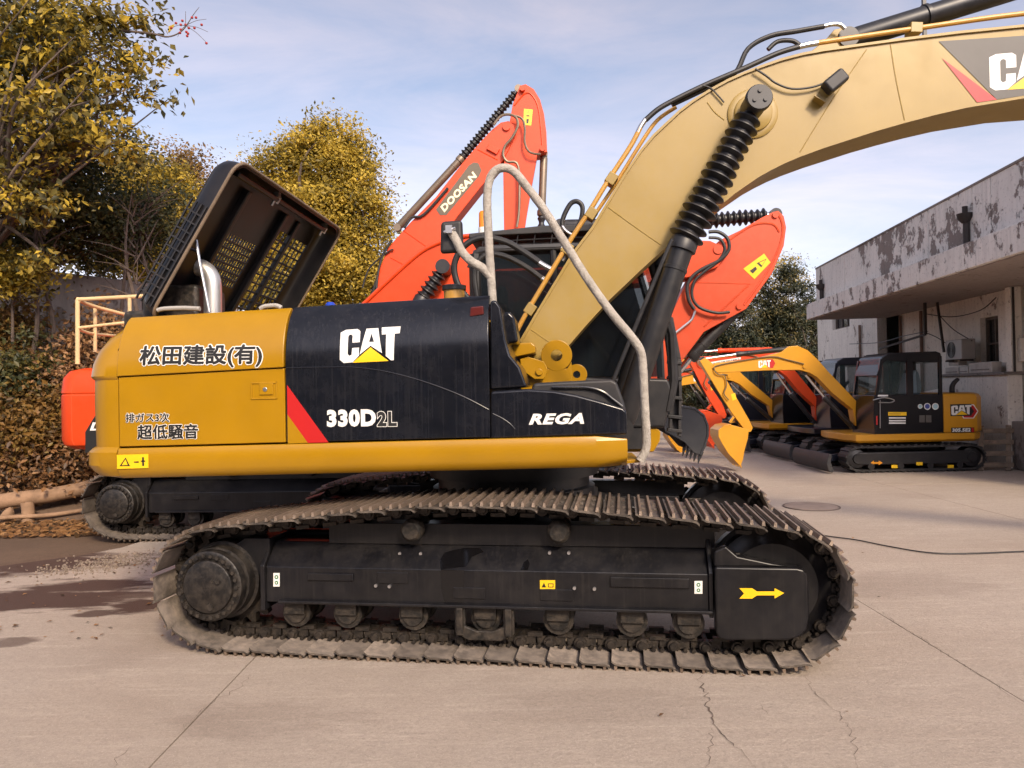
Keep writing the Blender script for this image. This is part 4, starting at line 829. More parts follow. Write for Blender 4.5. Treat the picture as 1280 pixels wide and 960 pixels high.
p0 = D1.px(920, 388, -.03); pg = D1.px(862, 448, -.03); p1 = D1.px(838, 478, -.03); cylinder(d1, 'bucket_cylinder', (p0[0], -.03, p0[1]), (pg[0], -.03, pg[1]), (p1[0], -.03, p1[1]), .088, .05, BLKM)
warn(a1, D1, [(955, 317), (964, 329), (943, 349), (930, 337)][:1]+[(963, 328), (943, 349), (929, 336)], -.24)
for pts, r in (([(886, 290), (898, 290), (909, 298), (911, 312), (900, 325), (880, 335), (866, 345), (859, 358), (861, 375), (868, 387)], .026), ([(886, 297), (900, 299), (906, 312), (898, 326), (880, 340), (868, 352), (865, 370), (874, 384), (895, 391), (912, 390)], .022)):
    m = MB(); m.tube(D1.p3(pts, -.33), r, 10); m.build('hose', RUB, d1)
m = MB(); m.tube(D1.p3([(869, 388), (866, 397), (862, 402), (843, 417)], -.30), .018, 8); m.build('hose_fitting', STEEL, d1)
# bucket
def bucket(root, F, pts, s0, s1, mt, lip, nteeth=5, tooth=.16, tdir=None, wall=.03):
    q = F.pl(pts, s0); n = len(q); m = MB()
    for s in (s0, s1-wall): m.prism(q, s, s+wall)
    k0, k1 = lip                                   # indices of the back curve, hinge to cutting edge
    back = q[k0:k1+1]; inn = ribbon(back, .02, -1); o = ribbon(back, .012, 1)
    m.loft([[(o[i][0], s0-.01, o[i][1]), (o[i][0], s1+.01, o[i][1]), (inn[i][0], s1+.01, inn[i][1]), (inn[i][0], s0-.01, inn[i][1])] for i in range(len(back))])
    b = m.build('bucket', mt, root, .006)
    e = Vector(q[k1]); d = (e-Vector(q[k1-1])).normalized() if tdir is None else Vector(tdir).normalized()
    for k in range(nteeth):
        s = s0+.06+(s1-s0-.12)*k/(nteeth-1); t = MB(); nrm = Vector((-d.y, d.x))
        A = e-d*.05; Bq = e+d*tooth
        t.add([(A.x+nrm.x*.035, s-.045, A.y+nrm.y*.035), (A.x-nrm.x*.035, s-.045, A.y-nrm.y*.035), (A.x-nrm.x*.035, s+.045, A.y-nrm.y*.035), (A.x+nrm.x*.035, s+.045, A.y+nrm.y*.035),
               (Bq.x, s-.03, Bq.y), (Bq.x, s+.03, Bq.y)], [(0, 1, 2, 3), (0, 4, 5, 3), (1, 2, 5, 4), (0, 1, 4), (3, 5, 2)])
        t.build('bucket_tooth', mt, b)
    return b
BUCK = mat('dark_bucket_steel', (.035, .037, .042), .5, .2, dust=.2, dustcol=(.10, .09, .08), var=.2)
bucket(d1, D1, [(826, 520), (838, 512), (850, 508), (868, 510), (880, 519), (885, 532), (885, 545), (881, 558), (876, 569), (868, 566), (856, 553), (842, 545), (832, 540)], -.72, .62, BUCK, (2, 8), 5, .13, (-.25, -1))
# ---- the farther one: tall lettered boom
D2 = Frame(-3.6, 16.4, 0)
d2 = thing('excavator', 'orange excavator with tall raised boom carrying cream lettering on a brown plate', 'excavator', (D2.x, D2.y, 0), 0, 'excavators parked in the yard')
place_track(d2, -1, 0); place_track(d2, 1, 0); carbody(d2, 0); plain_house(d2, ORG)
b2px = [(435, 430), (452, 392), (469, 362), (472, 342), (485, 310), (512, 279), (545, 246), (577, 205), (600, 178), (615, 162), (626, 153), (636, 151), (643, 157), (644, 167), (638, 182), (629, 200), (600, 235), (573, 269), (549, 304), (530, 332), (505, 380), (480, 430)]
S2 = -.34
m = MB(); m.prism(D2.pl(b2px, S2), S2, .30); b2 = m.build('boom', ORG, d2, .012)
for pts in ([(504, 288), (547, 318)], [(597, 187), (622, 200)], [(488, 322), (505, 331)]): wl = MB(); wl.tube(D2.p3(pts, S2), .012, 6); wl.build('weld_seam', ORG, b2)
m = MB(); m.prism(D2.pl([(611, 181), (625, 187), (621, 194), (608, 187)], S2), S2-.06, S2); m.build('stop_block', ORG, b2, .01)
P = Print(); q = D2.pl([(545, 262), (550, 269), (558, 269), (599, 220), (602, 213), (598, 204), (592, 203), (586, 207)], S2); P.poly(q, 0, 1)
V0, F0 = text2d('DOOSAN', 1, .045, space=1.08, shear=.15); o_ = D2.px(556, 266, S2); e_ = D2.px(601, 217, S2); u_ = D2.px(548.5, 259, S2)
xs_ = [p[0] for p in V0]; ys_ = [p[1] for p in V0]; W0 = max(xs_)-min(xs_); H0 = max(ys_)-min(ys_); ev = Vector(e_)-Vector(o_); uv = Vector(u_)-Vector(o_)
Vt = []
for x, y in V0:
    p = Vector(o_)+ev*((x-min(xs_))/W0*.93+.0)+uv*((y-min(ys_))/H0*.86+.05); Vt.append((p.x, p.y))
P.faces(Vt, F0, 1, 2); P.build('name_plate', [BRN, CREAM], b2, lambda t, z: S2, eps=.006)
a2px = [(650, 107), (657, 105), (667, 111), (675, 124), (680, 142), (683, 165), (684, 190), (672, 192), (665, 230), (659, 265), (651, 320), (646, 360), (632, 360), (631, 320), (630, 283), (629, 210), (634, 170), (641, 130)]
m = MB(); m.prism(D2.pl(a2px, S2+.06), S2+.06, .22); a2 = m.build('stick', ORG, d2, .012)
m = MB(); m.tube(D2.p3([(643, 132), (655, 118), (664, 118), (673, 135), (677, 170), (678, 188)], S2+.06), .02, 6); m.tube(D2.p3([(650, 270), (648, 240), (662, 160), (675, 165)], S2+.07), .006, 6); m.build('stick_rib', ORG, a2)
for u, v, r in ((653, 111, .06), (633, 159, .085), (678, 186, .06)): m = MB(); q = D2.px(u, v, S2); m.cyl((q[0], S2-.05, q[1]), (q[0], .3, q[1]), r, 20); m.build('stick_pin', ORG, a2)
warn(a2, D2, [(655, 136), (666, 137), (664, 157), (654, 156)], S2+.06)
p0 = D2.px(497, 285, 0); pg = D2.px(578, 197, 0); p1 = D2.px(648, 112, 0); cylinder(d2, 'stick_cylinder', (p0[0], 0, p0[1]), (pg[0], 0, pg[1]), (p1[0], 0, p1[1]), .085, .05, BRNP, (.12, .10, .1, 20))
p0 = D2.px(680, 193, 0); pg = D2.px(677, 270, 0); p1 = D2.px(676, 330, 0); cylinder(d2, 'bucket_cylinder', (p0[0], 0, p0[1]), (pg[0], 0, pg[1]), (p1[0], 0, p1[1]), .085, .05, BRNP, (.10, .10, .0, 6))
for pts, r in (([(617, 156), (625, 146), (635, 143), (645, 147), (647, 158), (640, 172), (631, 183), (629, 194), (634, 202), (648, 208), (649, 260), (646, 284)], .03), ([(640, 144), (652, 148), (656, 160), (656, 178), (662, 190), (676, 193)], .026)):
    m = MB(); m.tube(D2.p3(pts, S2-.1), r, 8); m.build('hose', BRNP, d2)
for pts, r in (([(471, 350), (462, 375), (455, 395)], .03), ([(490, 300), (478, 320), (472, 345), (470, 370)], .028), ([(505, 285), (515, 272), (530, 268), (560, 235)], .03), ([(453, 360), (462, 335), (485, 315), (492, 312)], .018)):
    m = MB(); m.tube(D2.p3(pts, S2-.05), r, 8); m.build('hose', RUB, d2)
m = MB(); m.prism(D2.pl([(632, 350), (648, 352), (670, 420), (665, 470), (640, 500), (632, 430)], -.6), -.7, .6); m.build('bucket', BUCK, d2, .03)

# ================================================================== ROW OF SMALL EXCAVATORS
MA = Frame(8.45, 16.8, 0)
def rot_about(pts, c, ang):
    ca, sa = math.cos(ang), math.sin(ang); return [(c[0]+(x-c[0])*ca-(y-c[1])*sa, c[1]+(x-c[0])*sa+(y-c[1])*ca) for x, y in pts]
MTRK = mat('mini_track_rubber', (.014, .014, .015), .55, var=.3, dust=.35, dustcol=(.10, .085, .07))
BLADE = mat('blade_steel', (.03, .031, .035), .5, .2, var=.25, dust=.3, dustcol=(.12, .10, .08))
NAVY = mat('navy_black_cab', (.012, .014, .022), .3, var=.2, coat=.2)
BLKN = mat('clean_black_cab', (.006, .006, .008), .24, var=.15)
def mini(label, loc, col, cabm, boom_up=0.0, detail=False, buck=None, house=None, logo_=True):
    house = house or col
    r_ = thing('mini_excavator', label, 'excavator', (MA.x+loc[0], MA.y+loc[1], 0), 0, 'small excavators lined up along the building')
    # tracks
    x0, x1 = MA.px(1058, 575, -.95)[0], MA.px(1233, 575, -.95)[0]; R0 = .27; zc = .30
    for s0 in (-.95, .55):
        m = MB(); n = 46; path = []
        for k in range(12): a = math.pi/2+math.pi*k/11; path.append((x0+R0+R0*math.cos(a), zc+R0*math.sin(a)))
        for k in range(12): a = -math.pi/2+math.pi*k/11; path.append((x1-R0+R0*math.cos(a), zc+R0*math.sin(a)))
        q = resample(path, n)
        inn = [(x*.985+.015*(x0+x1)/2, zc+(z-zc)*.86) for x, z in q[:-1]]
        m.loft([[(x, s0, z) for x, z in inn], [(x, s0, z) for x, z in q[:-1]], [(x, s0+.40, z) for x, z in q[:-1]], [(x, s0+.40, z) for x, z in inn], [(x, s0, z) for x, z in inn]], caps=False)
        for i in range(n):
            a, b = Vector((q[i][0], s0+.2, q[i][1])), Vector((q[i+1][0], s0+.2, q[i+1][1])); d = (b-a).normalized(); nr = Vector((d.z, 0, -d.x))
            if i % 1 == 0: m.bar((a+b)/2-d*.028+nr*.012*(1 if nr.dot((a+b)/2-Vector(((x0+x1)/2, s0+.2, zc))) > 0 else -1), (a+b)/2+d*.028+nr*.012*(1 if nr.dot((a+b)/2-Vector(((x0+x1)/2, s0+.2, zc))) > 0 else -1), .40, .03, up=nr)
        t_ = m.build('track', MTRK, r_)
        m = MB(); m.prism([(x0+.28, .16), (x0+.28, .44), (x1-.3, .44), (x1-.3, .16)], s0+.05, s0+.35)
        m.build('track_frame', BLKM, t_, .03)
        for xx, rr in ((x0+R0, .2), (x1-R0, .21)):
            m = MB(); m.lathe((xx, s0+.03, zc), (xx, s0+.37, zc), [(0, .02), (0, rr*.5), (.03, rr*.55), (.05, rr), (.3, rr), (.34, .05)], 24); m.build('wheel', BLKM, t_)
        for k in range(4):
            m = MB(); xx = x0+.55+(x1-x0-1.1)*k/3; m.lathe((xx, s0+.03, .13), (xx, s0+.37, .13), [(0, .02), (0, .07), (.34, .07)], 14); m.build('track_roller', BLKM, t_)
        if detail and s0 < 0:
            P = Print()
            q = MA.pl([(1088, 578.5), (1092, 575.5), (1092, 577.5), (1098, 577.5), (1098, 575.5), (1103, 578.5), (1098, 581.5), (1098, 579.7), (1092, 579.7), (1092, 581.5)], -.9); P.poly(q, 1)
            for u, v in ((1114, 581), (1145, 577.5), (1184, 581)): P.poly(MA.pl([(u, v), (u+8, v), (u+8, v+4), (u, v+4)], -.9), 0)
            P.build('decal', [YELD, mat('orange_vinyl', (.75, .30, .01), .45)], t_, lambda t, z: s0+.05, eps=.01)
    m = MB(); m.box(((x0+x1)/2, 0, .42), (1.4, 1.2, .3)); m.cyl(((x0+x1)/2, 0, .5), ((x0+x1)/2, 0, .72), .42, 24); m.build('carbody', BLKM, r_)
    # blade
    bx = MA.px(1034, 583, -.95)[0]
    m = MB(); sec = [(bx+.10, .02), (bx+.02, .06), (bx-.02, .20), (bx+.0, .34), (bx+.04, .42), (bx+.10, .42), (bx+.07, .25), (bx+.12, .08)]
    m.loft([[(t, s, z) for t, z in sec] for s in (-.98, .98)]); bl = m.build('dozer_blade', BLADE, r_, .008)
    m = MB()
    for s in (-.42, .42): m.bar((bx+.05, s, .24), (x0+.75, s*.7, .42), .12, .14)
    m.build('blade_arm', NAVY, bl, .01)
    # house
    hb = MA.px(1070, 553, -.9)[1]; ht = MA.px(1070, 544, -.9)[1]; xr = MA.px(1238, 520, -.9)[0]; xl = MA.px(1070, 548, -.9)[0]
    m = MB(); m.loft([[(t, s, z) for t, s in [(xl+e*1.5, -.90+e), (xl-.1+e*1.5, -.5), (xl-.1+e*1.5, .5), (xl+e*1.5, .90-e), (xr-.35, .90-e), (xr-.1-e, .7-e), (xr-e, .3), (xr-e, -.3), (xr-.1-e, -.7+e), (xr-.35, -.90+e)]] for z, e in ((hb-.02, .05), (hb+.03, 0), (ht, 0), (ht+.01, .02))]); m.build('skirt', house, r_, .006)
    xb = MA.px(1180, 500, -.9)[0]; zt = MA.px(1200, 491, -.9)[1]
    m = MB(); m.loft([[(t, s, z) for t, s in [(xb, -.89+e), (xr-.28-e, -.89+e), (xr-.10-e, -.75+e), (xr-.02-e, -.3), (xr-.02-e, .3), (xr-.10-e, .75-e), (xr-.28-e, .89-e), (xb, .89-e)]] for z, e in ((ht+.02, .02), (ht+.06, 0), (zt-.10, 0), (zt-.03, .03), (zt, .10))]); rear = m.build('rear_body', house, r_, .006)
    if logo_:
        P = Print(); q = MA.pl([(1189, 519), (1214, 506)], -.89); x_, y_, w_, h_ = q[0][0], q[0][1], q[1][0]-q[0][0], q[1][1]-q[0][1]
        P.poly(MA.pl([(1202, 505.5), (1217, 505.5), (1223, 514), (1217, 523), (1204, 523), (1202, 519)], -.89), 0, 1); P.poly(MA.pl([(1203, 506.5), (1216.3, 506.5), (1221.5, 514), (1216.3, 522), (1205, 522), (1203, 519)], -.89), 1, 2); P.poly(MA.pl([(1203, 508.5), (1213.5, 508.5), (1217.5, 514), (1213.5, 519.5), (1203, 519.5)], -.89), 2, 3)
        P.poly([(x_-.02, y_-.02), (x_+w_, y_-.02), (x_+w_, y_+h_+.02), (x_-.02, y_+h_+.02)], 2, 4)
        logo(P, x_, y_, x_+w_, y_+h_, 0, 3, 5)
        q = MA.pl([(1190, 540), (1213, 535)], -.89); V0, F0 = text2d('305.5E2', 1, .05, shear=.1, space=1.1); P.poly([(q[0][0]-.02, q[0][1]-.015), (q[1][0]+.08, q[0][1]-.015), (q[1][0]+.08, q[1][1]+.015), (q[0][0]-.02, q[1][1]+.015)], 2, 1); P.poly([(q[1][0]+.02, q[0][1]-.01), (q[1][0]+.07, q[0][1]-.01), (q[1][0]+.07, q[1][1]+.01), (q[1][0]+.02, q[1][1]+.01)], 1, 2); P.faces(fit(V0, q[0][0], q[0][1], q[1][0], q[1][1]), F0, 0, 3)
        P.build('maker_mark', [WHT, RED, INK, YELD], rear, lambda t, z: -.89, eps=.004)
    m = MB(); m.tube([(xb+.42, -.5, zt-.05), (xb+.42, -.5, zt+.12), (xb+.47, -.5, zt+.22), (xb+.56, -.5, zt+.30)], [.06, .055, .05, .04], 12); m.build('exhaust_stack', BLKP, r_)
    # cab
    s0, s1 = -.86, .20
    out = MA.pl([(1094, 546), (1092, 520), (1096, 470), (1103, 446), (1112, 441), (1170, 439), (1176, 441), (1178, 450), (1181, 546)], s0)
    win1 = MA.pl([(1098, 490), (1100, 455), (1104, 447), (1131, 446), (1131, 493), (1098, 493)], s0); win2 = MA.pl([(1144, 447), (1171, 446), (1173, 486), (1146, 491)], s0)
    zb_ = MA.px(1100, 545, s0)[1]; zw = MA.px(1100, 494, s0)[1]; xo = [p[0] for p in out]; 
    m = MB(); m.prism([out[0], out[1], (out[1][0]+.03, zw), (MA.px(1179.5, 490, s0)[0], zw), out[8]], s0, s1); cab = m.build('cab', cabm, r_, .015)
    zt_ = MA.px(1140, 440, s0)[1]
    m = MB(); m.prism([out[2], out[3], out[4], out[5], out[6], out[7], (out[7][0], out[7][1]-.05), (out[3][0]+.06, out[7][1]+.0)], s0, s1); m.build('cab_roof', cabm, cab, .02)
    for s in (s0+.02, s1-.02):
        for (u, v), (u2, v2), w in (((1096, 494), (1102, 449), .06), ((1138, 494), (1137, 445), .13), ((1176, 494), (1175, 445), .07)):
            m = MB(); a, b = MA.px(u, v, s0), MA.px(u2, v2, s0); m.bar((a[0], s, a[1]), (b[0], s, b[1]), .05, w, up=(1, 0, .01)); m.build('cab_pillar', cabm, cab)
        for w_ in (win1, win2):
            m = MB(); m.prism([(x+(.02 if k else 0), z) for k, (x, z) in enumerate(w_)], s-.004, s+.004); m.build('window', GLS2, cab)
    a, b = MA.px(1096, 530, s0), MA.px(1102, 448, s0); m = MB(); m.add([(a[0]-.03, s0+.05, a[1]), (a[0]-.03, s1-.05, a[1]), (b[0]-.02, s1-.05, b[1]), (b[0]-.02, s0+.05, b[1])], [(0, 1, 2, 3)]); m.build('windscreen', GLS2, cab, recalc=False)
    m = MB(); xm = (out[0][0]+out[8][0])/2; m.box((xm+.1, -.3, zw-.05), (.45, .45, .12)); m.box((xm+.33, -.3, zw+.25), (.12, .42, .6)); m.build('seat', BLKP, cab, .04, 3)
    if detail:
        m = MB(); m.prism([(xm+.12, zw+.0), (xm+.2, zw+.30), (xm+.30, zw+.55), (xm+.40, zw+.50), (xm+.46, zw+.2), (xm+.44, zw+.0)], -.56, -.1); m.build('plastic_seat_cover', mat('pale_blue_plastic', (.28, .38, .44), .35, var=.2), cab, .05, 3)
    if detail:
        sf = lambda t, z: s0
        tl, nv = mat('pale_teal_vinyl', (.35, .55, .6), .5), mat('navy_vinyl', (.04, .06, .25), .5)
        def sticker(polys, mats): 
            P = Print(); [P.poly(MA.pl(pp, s0), i_, 1+i_) for i_, pp in enumerate(polys)]; P.build('sticker', mats, cab, sf, eps=.004)
        rc = lambda u0, v0, u1, v1: [(u0, v0), (u1, v0), (u1, v1), (u0, v1)]
        sticker([rc(1110, 515, 1133, 519.5), rc(1111, 516, 1126, 518.5)], [YELD, mat('amber_vinyl', (.6, .35, .01), .5)])
        for v in (521.5, 525, 528): sticker([rc(1111, v, 1132, v+1.7)], [WHT])
        sticker([rc(1097, 493.5, 1110, 495.5)], [WHT]); sticker([rc(1095, 520, 1097, 531)], [RED])
        for u, rr, c in ((1150, 3, tl), (1159, 4.3, nv), (1169, 4.3, tl)):
            sticker([[(u+rr*f_*math.cos(k*math.pi/6), 508+rr*f_*math.sin(k*math.pi/6)) for k in range(12)] for f_ in (1, .72)], [WHT, c])
        for u in (1149, 1157): sticker([rc(u, 519, u+7, 528)], [GRYD])
        m = MB(); m.tube([( *MA.px(u, v, s0)[:1], s0-.05, MA.px(u, v, s0)[1]) for u, v in ((1090, 500), (1104, 497), (1116, 500), (1112, 503), (1097, 503))], .012, 6); m.tube([(MA.px(1099, v, s0)[0], s0-.04, MA.px(1099, v, s0)[1]) for v in (500, 515, 535)], .008, 6); m.build('grab_handle', STEEL, cab)
    # boom, stick, bucket (turned together about the boom foot when the boom is higher)
    sb0, sb1 = -.02, .24; foot = MA.px(1078, 530, sb0)
    def B(pts, s=sb0): return rot_about(MA.pl(pts, s), foot, -boom_up)
    def B3(pts, s): return [(t, s, z) for t, z in B(pts, s)]
    m = MB(); m.prism(B([(890, 460), (893, 454), (918, 451), (950, 447), (977, 440), (986, 433), (997, 432), (1010, 438), (1022, 449), (1036, 465), (1060, 490), (1074, 505), (1083, 530), (1078, 538), (1070, 532), (1066, 512), (1040, 491), (1022, 472), (1012, 466), (1000, 462.5), (960, 463), (918, 465), (897, 466)]), sb0, sb1); bo_ = m.build('boom', col, r_, .01)
    if logo_:
        P = Print(); q = B([(948, 460), (965, 450)]); P.poly(B([(958, 449), (966, 449), (969, 454), (966, 460), (959, 460)]), 1, 1); logo(P, q[0][0], q[0][1], q[1][0]-.03, q[1][1]+.0, 0, 2, 2); P.build('maker_mark', [WHT, RED, YELD], bo_, lambda t, z: sb0, eps=.004)
    else:
        P = Print(); V0, F0 = text2d('神福建設(株)', 1, .01); q = B([(912, 461.5), (952, 453.5)]); P.poly([(q[0][0]-.05, q[0][1]-.04), (q[1][0]+.05, q[0][1]+.08), (q[1][0]+.05, q[1][1]+.06), (q[0][0]-.05, q[1][1]-.06)], 0, 1)
        sk2 = .11; P.faces([(x, y+(x-q[0][0])/(q[1][0]-q[0][0])*sk2) for x, y in fit(V0, q[0][0], q[0][1], q[1][0], q[1][1]-.12)], F0, 1, 2); P.build('lettering', [WHT, INK], bo_, lambda t, z: sb0, eps=.004)
        P = Print(); P.poly(B([(898, 457), (906, 456), (906, 462), (898, 463)]), 0, 1); P.poly(B([(900.5, 458), (903.5, 457.6), (903.5, 461), (900.5, 461.4)]), 1, 2); P.poly(B([(899, 459), (905, 458.4), (905, 460.4), (899, 461)]), 1, 3); P.build('clover_decal', [WHT, GRN], bo_, lambda t, z: sb0, eps=.004)
    sa0, sa1 = .0, .22
    m = MB(); m.prism(B([(875, 451), (882, 447), (892, 455), (907, 472), (921, 497), (937, 525), (941.5, 535), (939, 540), (933, 540), (915, 516), (899, 491), (884, 466)]), sa0, sa1); ar = m.build('stick', col, r_, .01)
    P = Print(); P.poly(B([(914, 493), (919, 491), (921, 499), (916, 501)]), 0); P.build('warning_decal', [YELD], ar, lambda t, z: sa0, eps=.004)
    a, b_, c = B3([(986, 436), (920, 443), (878, 449)], .11); cylinder(r_, 'stick_cylinder', a, b_, c, .055, .03, BLKM if logo_ else col)
    a, b_, c = B3([(888, 478), (910, 510), (922, 527)], .11); cylinder(r_, 'bucket_cylinder', a, b_, c, .05, .028, BLKM)
    a, b_, c = B3([(1066, 534), (1030, 496), (1005, 466)], .11); cylinder(r_, 'boom_cylinder', a, b_, c, .06, .032, BLKM)
    m = MB(); m.tube(B3([(1005, 455), (985, 450), (960, 446), (900, 456), (893, 462), (898, 468), (906, 470), (908, 482), (905, 492), (911, 500)], sb0-.03), .014, 6); m.build('hose', mat('mini_hose', (.14, .10, .05), .5), r_)
    m = MB(); q = B([(1006, 458)])[0]; m.cyl((q[0], sb0-.03, q[1]), (q[0], sb1+.03, q[1]), .05, 16); m.build('pin', col, bo_)
    bf = lambda pts: B(pts, -.3)
    class _F:
        @staticmethod
        def pl(pts, s): return rot_about(MA.pl(pts, s), foot, -boom_up)
    bucket(r_, _F, [(914, 531), (938, 536), (936, 546), (933, 556), (930, 566), (930, 583), (924, 580), (910, 564), (902, 552), (899, 542), (901, 535)][::-1] if False else [(936, 537), (914, 531), (905, 533), (899, 538), (899, 545), (903, 553), (911, 566), (926, 582), (929, 574), (931, 562), (935, 548)], -.24, .46, buck or col, (1, 7), 4, .07, (.5, -1), .02)
    lkm = MB(); lkm.bar(B3([(922, 514)], .05)[0], B3([(912, 528)], .05)[0], .06, .05); lkm.bar(B3([(932, 527)], .15)[0], B3([(914, 527)], .15)[0], .06, .05); lkm.build('bucket_link', col, r_)
    return r_
mini('small yellow excavator with stickers on its black cab door, first in the row', (0, 0), YELN, BLKN, 0, True)
mini('small orange excavator with white lettered boom, second in the row beside the building', (.15, 2.55), ORG, NAVY, R(4.5), False, ORG, NAVY, logo_=False)
mini('small yellow excavator third in the row, between two orange ones', (-.1, 5.1), YELN, BLKN, R(-6), False)
mini('small orange excavator fourth in the row, its boom low behind a yellow one', (-.6, 7.8), ORG, NAVY, R(-1), False, ORG, NAVY, logo_=False)
mini('small yellow excavator last in the row, deepest in the yard', (-.4, 10.6), YELN, BLKN, R(7), False)

# ================================================================== BUILDING ON THE RIGHT
def peel_mat(name, paint, under, thr=.5, grime=.5):
    m = bpy.data.materials.new(name); m.use_nodes = True; t = m.node_tree; b = t.nodes['Principled BSDF']; b.inputs['Roughness'].default_value = .9
    g = nn(t, 'ShaderNodeNewGeometry')
    def no(sc, st=(1, 1, 1), det=9, ro=.65):
        mp = nn(t, 'ShaderNodeMapping'); mp.inputs['Scale'].default_value = st; lk(t, g.outputs['Position'], mp.inputs[0]); n = nn(t, 'ShaderNodeTexNoise', i_Scale=sc, i_Detail=det, i_Roughness=ro); lk(t, mp.outputs[0], n.inputs['Vector']); return n.outputs['Fac']
    def rp(s, a, c): r = nn(t, 'ShaderNodeValToRGB'); r.color_ramp.elements[0].position = a; r.color_ramp.elements[1].position = c; lk(t, s, r.inputs[0]); return r.outputs[0]
    def mix(f, a, c, amt=1):
        s = nn(t, 'ShaderNodeMath', operation='MULTIPLY', i_1=amt); lk(t, f, s.inputs[0]); x = nn(t, 'ShaderNodeMixRGB'); lk(t, s.outputs[0], x.inputs[0])
        x.inputs[1].default_value = (*a, 1) if isinstance(a, tuple) else (0, 0, 0, 1)
        if not isinstance(a, tuple): lk(t, a, x.inputs[1])
        x.inputs[2].default_value = (*c, 1); return x.outputs[0]
    o = mix(rp(no(.5), .3, .7), paint, tuple(c*.82 for c in paint))
    o = mix(rp(no(1.6, (6, 6, .5)), .48, .70), o, tuple(c*.5 for c in paint), grime)       # run-down streaks
    big = no(.35, (1, 1, 1.4), 3); fine = no(2.3, (1, 1, .8), 10, .72)
    ad = nn(t, 'ShaderNodeMath', operation='MULTIPLY_ADD', i_1=.55); lk(t, big, ad.inputs[0]); lk(t, fine, ad.inputs[2])
    pk = rp(ad.outputs[0], thr+.27, thr+.30)
    o = mix(pk, o, under, .92)
    o = mix(rp(no(14, (1, 1, 1), 5), .55, .75), o, tuple(c*.45 for c in under), .5)
    lk(t, o, b.inputs['Base Color'])
    bp = nn(t, 'ShaderNodeBump', i_Strength=.6, i_Distance=.02); lk(t, pk, bp.inputs['Height']); bp.invert = True; lk(t, bp.outputs[0], b.inputs['Normal'])
    return m
PEEL = peel_mat('peeling_white_paint', (.82, .78, .72), (.19, .15, .13), .55, .4)
PEEL2 = peel_mat('old_cream_wall', (.84, .79, .71), (.28, .22, .18), .62, .35)
ROUGH = peel_mat('bare_concrete', (.26, .23, .21), (.14, .115, .10), .58, .6)
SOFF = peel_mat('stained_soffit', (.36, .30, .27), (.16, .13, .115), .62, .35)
BF = Frame(11.2, 16.3, 83.8)
bld = thing('canopy_building', 'old concrete building with long peeling white canopy and parapet along the yard', 'building', (BF.x, BF.y, 0), BF.yaw)
TN, TFAR = -5.8, 14.4; PE0 = BF.px(1020, 360, 2.1)[0]
def wall_cells(m, t0, t1, z0, z1, s0, s1, ops):
    tsx = sorted({t0, t1, *[o[0] for o in ops], *[o[1] for o in ops]}); zsx = sorted({z0, z1, *[o[2] for o in ops], *[o[3] for o in ops]})
    for a, b in zip(tsx, tsx[1:]):
        for c, d in zip(zsx, zsx[1:]):
            if any(o[0]-1e-6 <= a and b <= o[1]+1e-6 and o[2]-1e-6 <= c and d <= o[3]+1e-6 for o in ops): continue
            m.box(((a+b)/2, (s0+s1)/2, (c+d)/2), (b-a, abs(s1-s0), d-c))
def wbox(pa, pb, s):
    a, b = BF.px(*pa, s), BF.px(*pb, s); return (min(a[0], b[0]), max(a[0], b[0]), min(a[1], b[1]), max(a[1], b[1]))
W1 = wbox((1225, 398), (1249, 462), 0); DR = wbox((1096, 394), (1126, 470), 0); DR = (DR[0], DR[1], 0.0, DR[3]); W3 = wbox((1040, 388), (1062, 408), 0); W2 = (-5.2, -3.9, 2.0, 3.6)
m = MB(); wall_cells(m, TN, TFAR, 0, 5.4, -.3, 0, [W1, DR, W3, W2]); wall = m.build('wall', PEEL2, bld)
m = MB(); m.box(((TN+TFAR)/2, -6.0, 2.7), (TFAR-TN, .3, 5.4)); m.box((TFAR-.15, -3.1, 2.7), (.28, 5.6, 5.4)); m.box((TN+.15, -3.1, 2.7), (.28, 5.6, 5.4)); m.build('rear_wall', PEEL2, bld)
m = MB(); m.box(((TN+TFAR)/2, -3.1, 5.48), (TFAR-TN+.1, 6.2, .16)); m.box(((TN+PE0)/2, .95, 5.48), (PE0-TN-.3, 1.9, .15)); m.build('roof', ROUGH, bld)
CE = BF.px(1008, 390, 2.5)[0]
m = MB(); m.box(((TN+CE)/2, 1.25, 4.235), (CE-TN, 2.5, .49)); m.build('canopy', PEEL, bld, .02)
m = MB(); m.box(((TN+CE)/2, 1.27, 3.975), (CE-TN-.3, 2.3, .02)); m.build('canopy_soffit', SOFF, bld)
PE = BF.px(1020, 360, 2.1)[0]; k = 0; t = PE; edges = [PE, BF.px(1055, 330, 2.1)[0], BF.px(1105, 310, 2.1)[0], BF.px(1160, 280, 2.1)[0], BF.px(1215, 250, 2.1)[0], BF.px(1238, 240, 2.1)[0]]
while edges[-1] > TN: edges.append(edges[-1]-2.4)
for a, b in zip(edges, edges[1:]):
    m = MB(); m.box(((a+b)/2, 2.0+random.uniform(-.004, .004), 5.06), (a-b-.02, .2, 1.17)); m.build('parapet_panel', PEEL, bld, .012)
m = MB(); m.box(((TN+PE)/2, 2.0, 5.66), (PE-TN, .24, .05)); m.build('parapet_coping', ROUGH, bld, .01)
m = MB(); m.box((PE-.1, 0, 5.06), (.2, 3.8, 1.17)); m.build('parapet_return', PEEL, bld)
DKM = mat('rusty_dark_iron', (.035, .028, .025), .7, .2, var=.4)
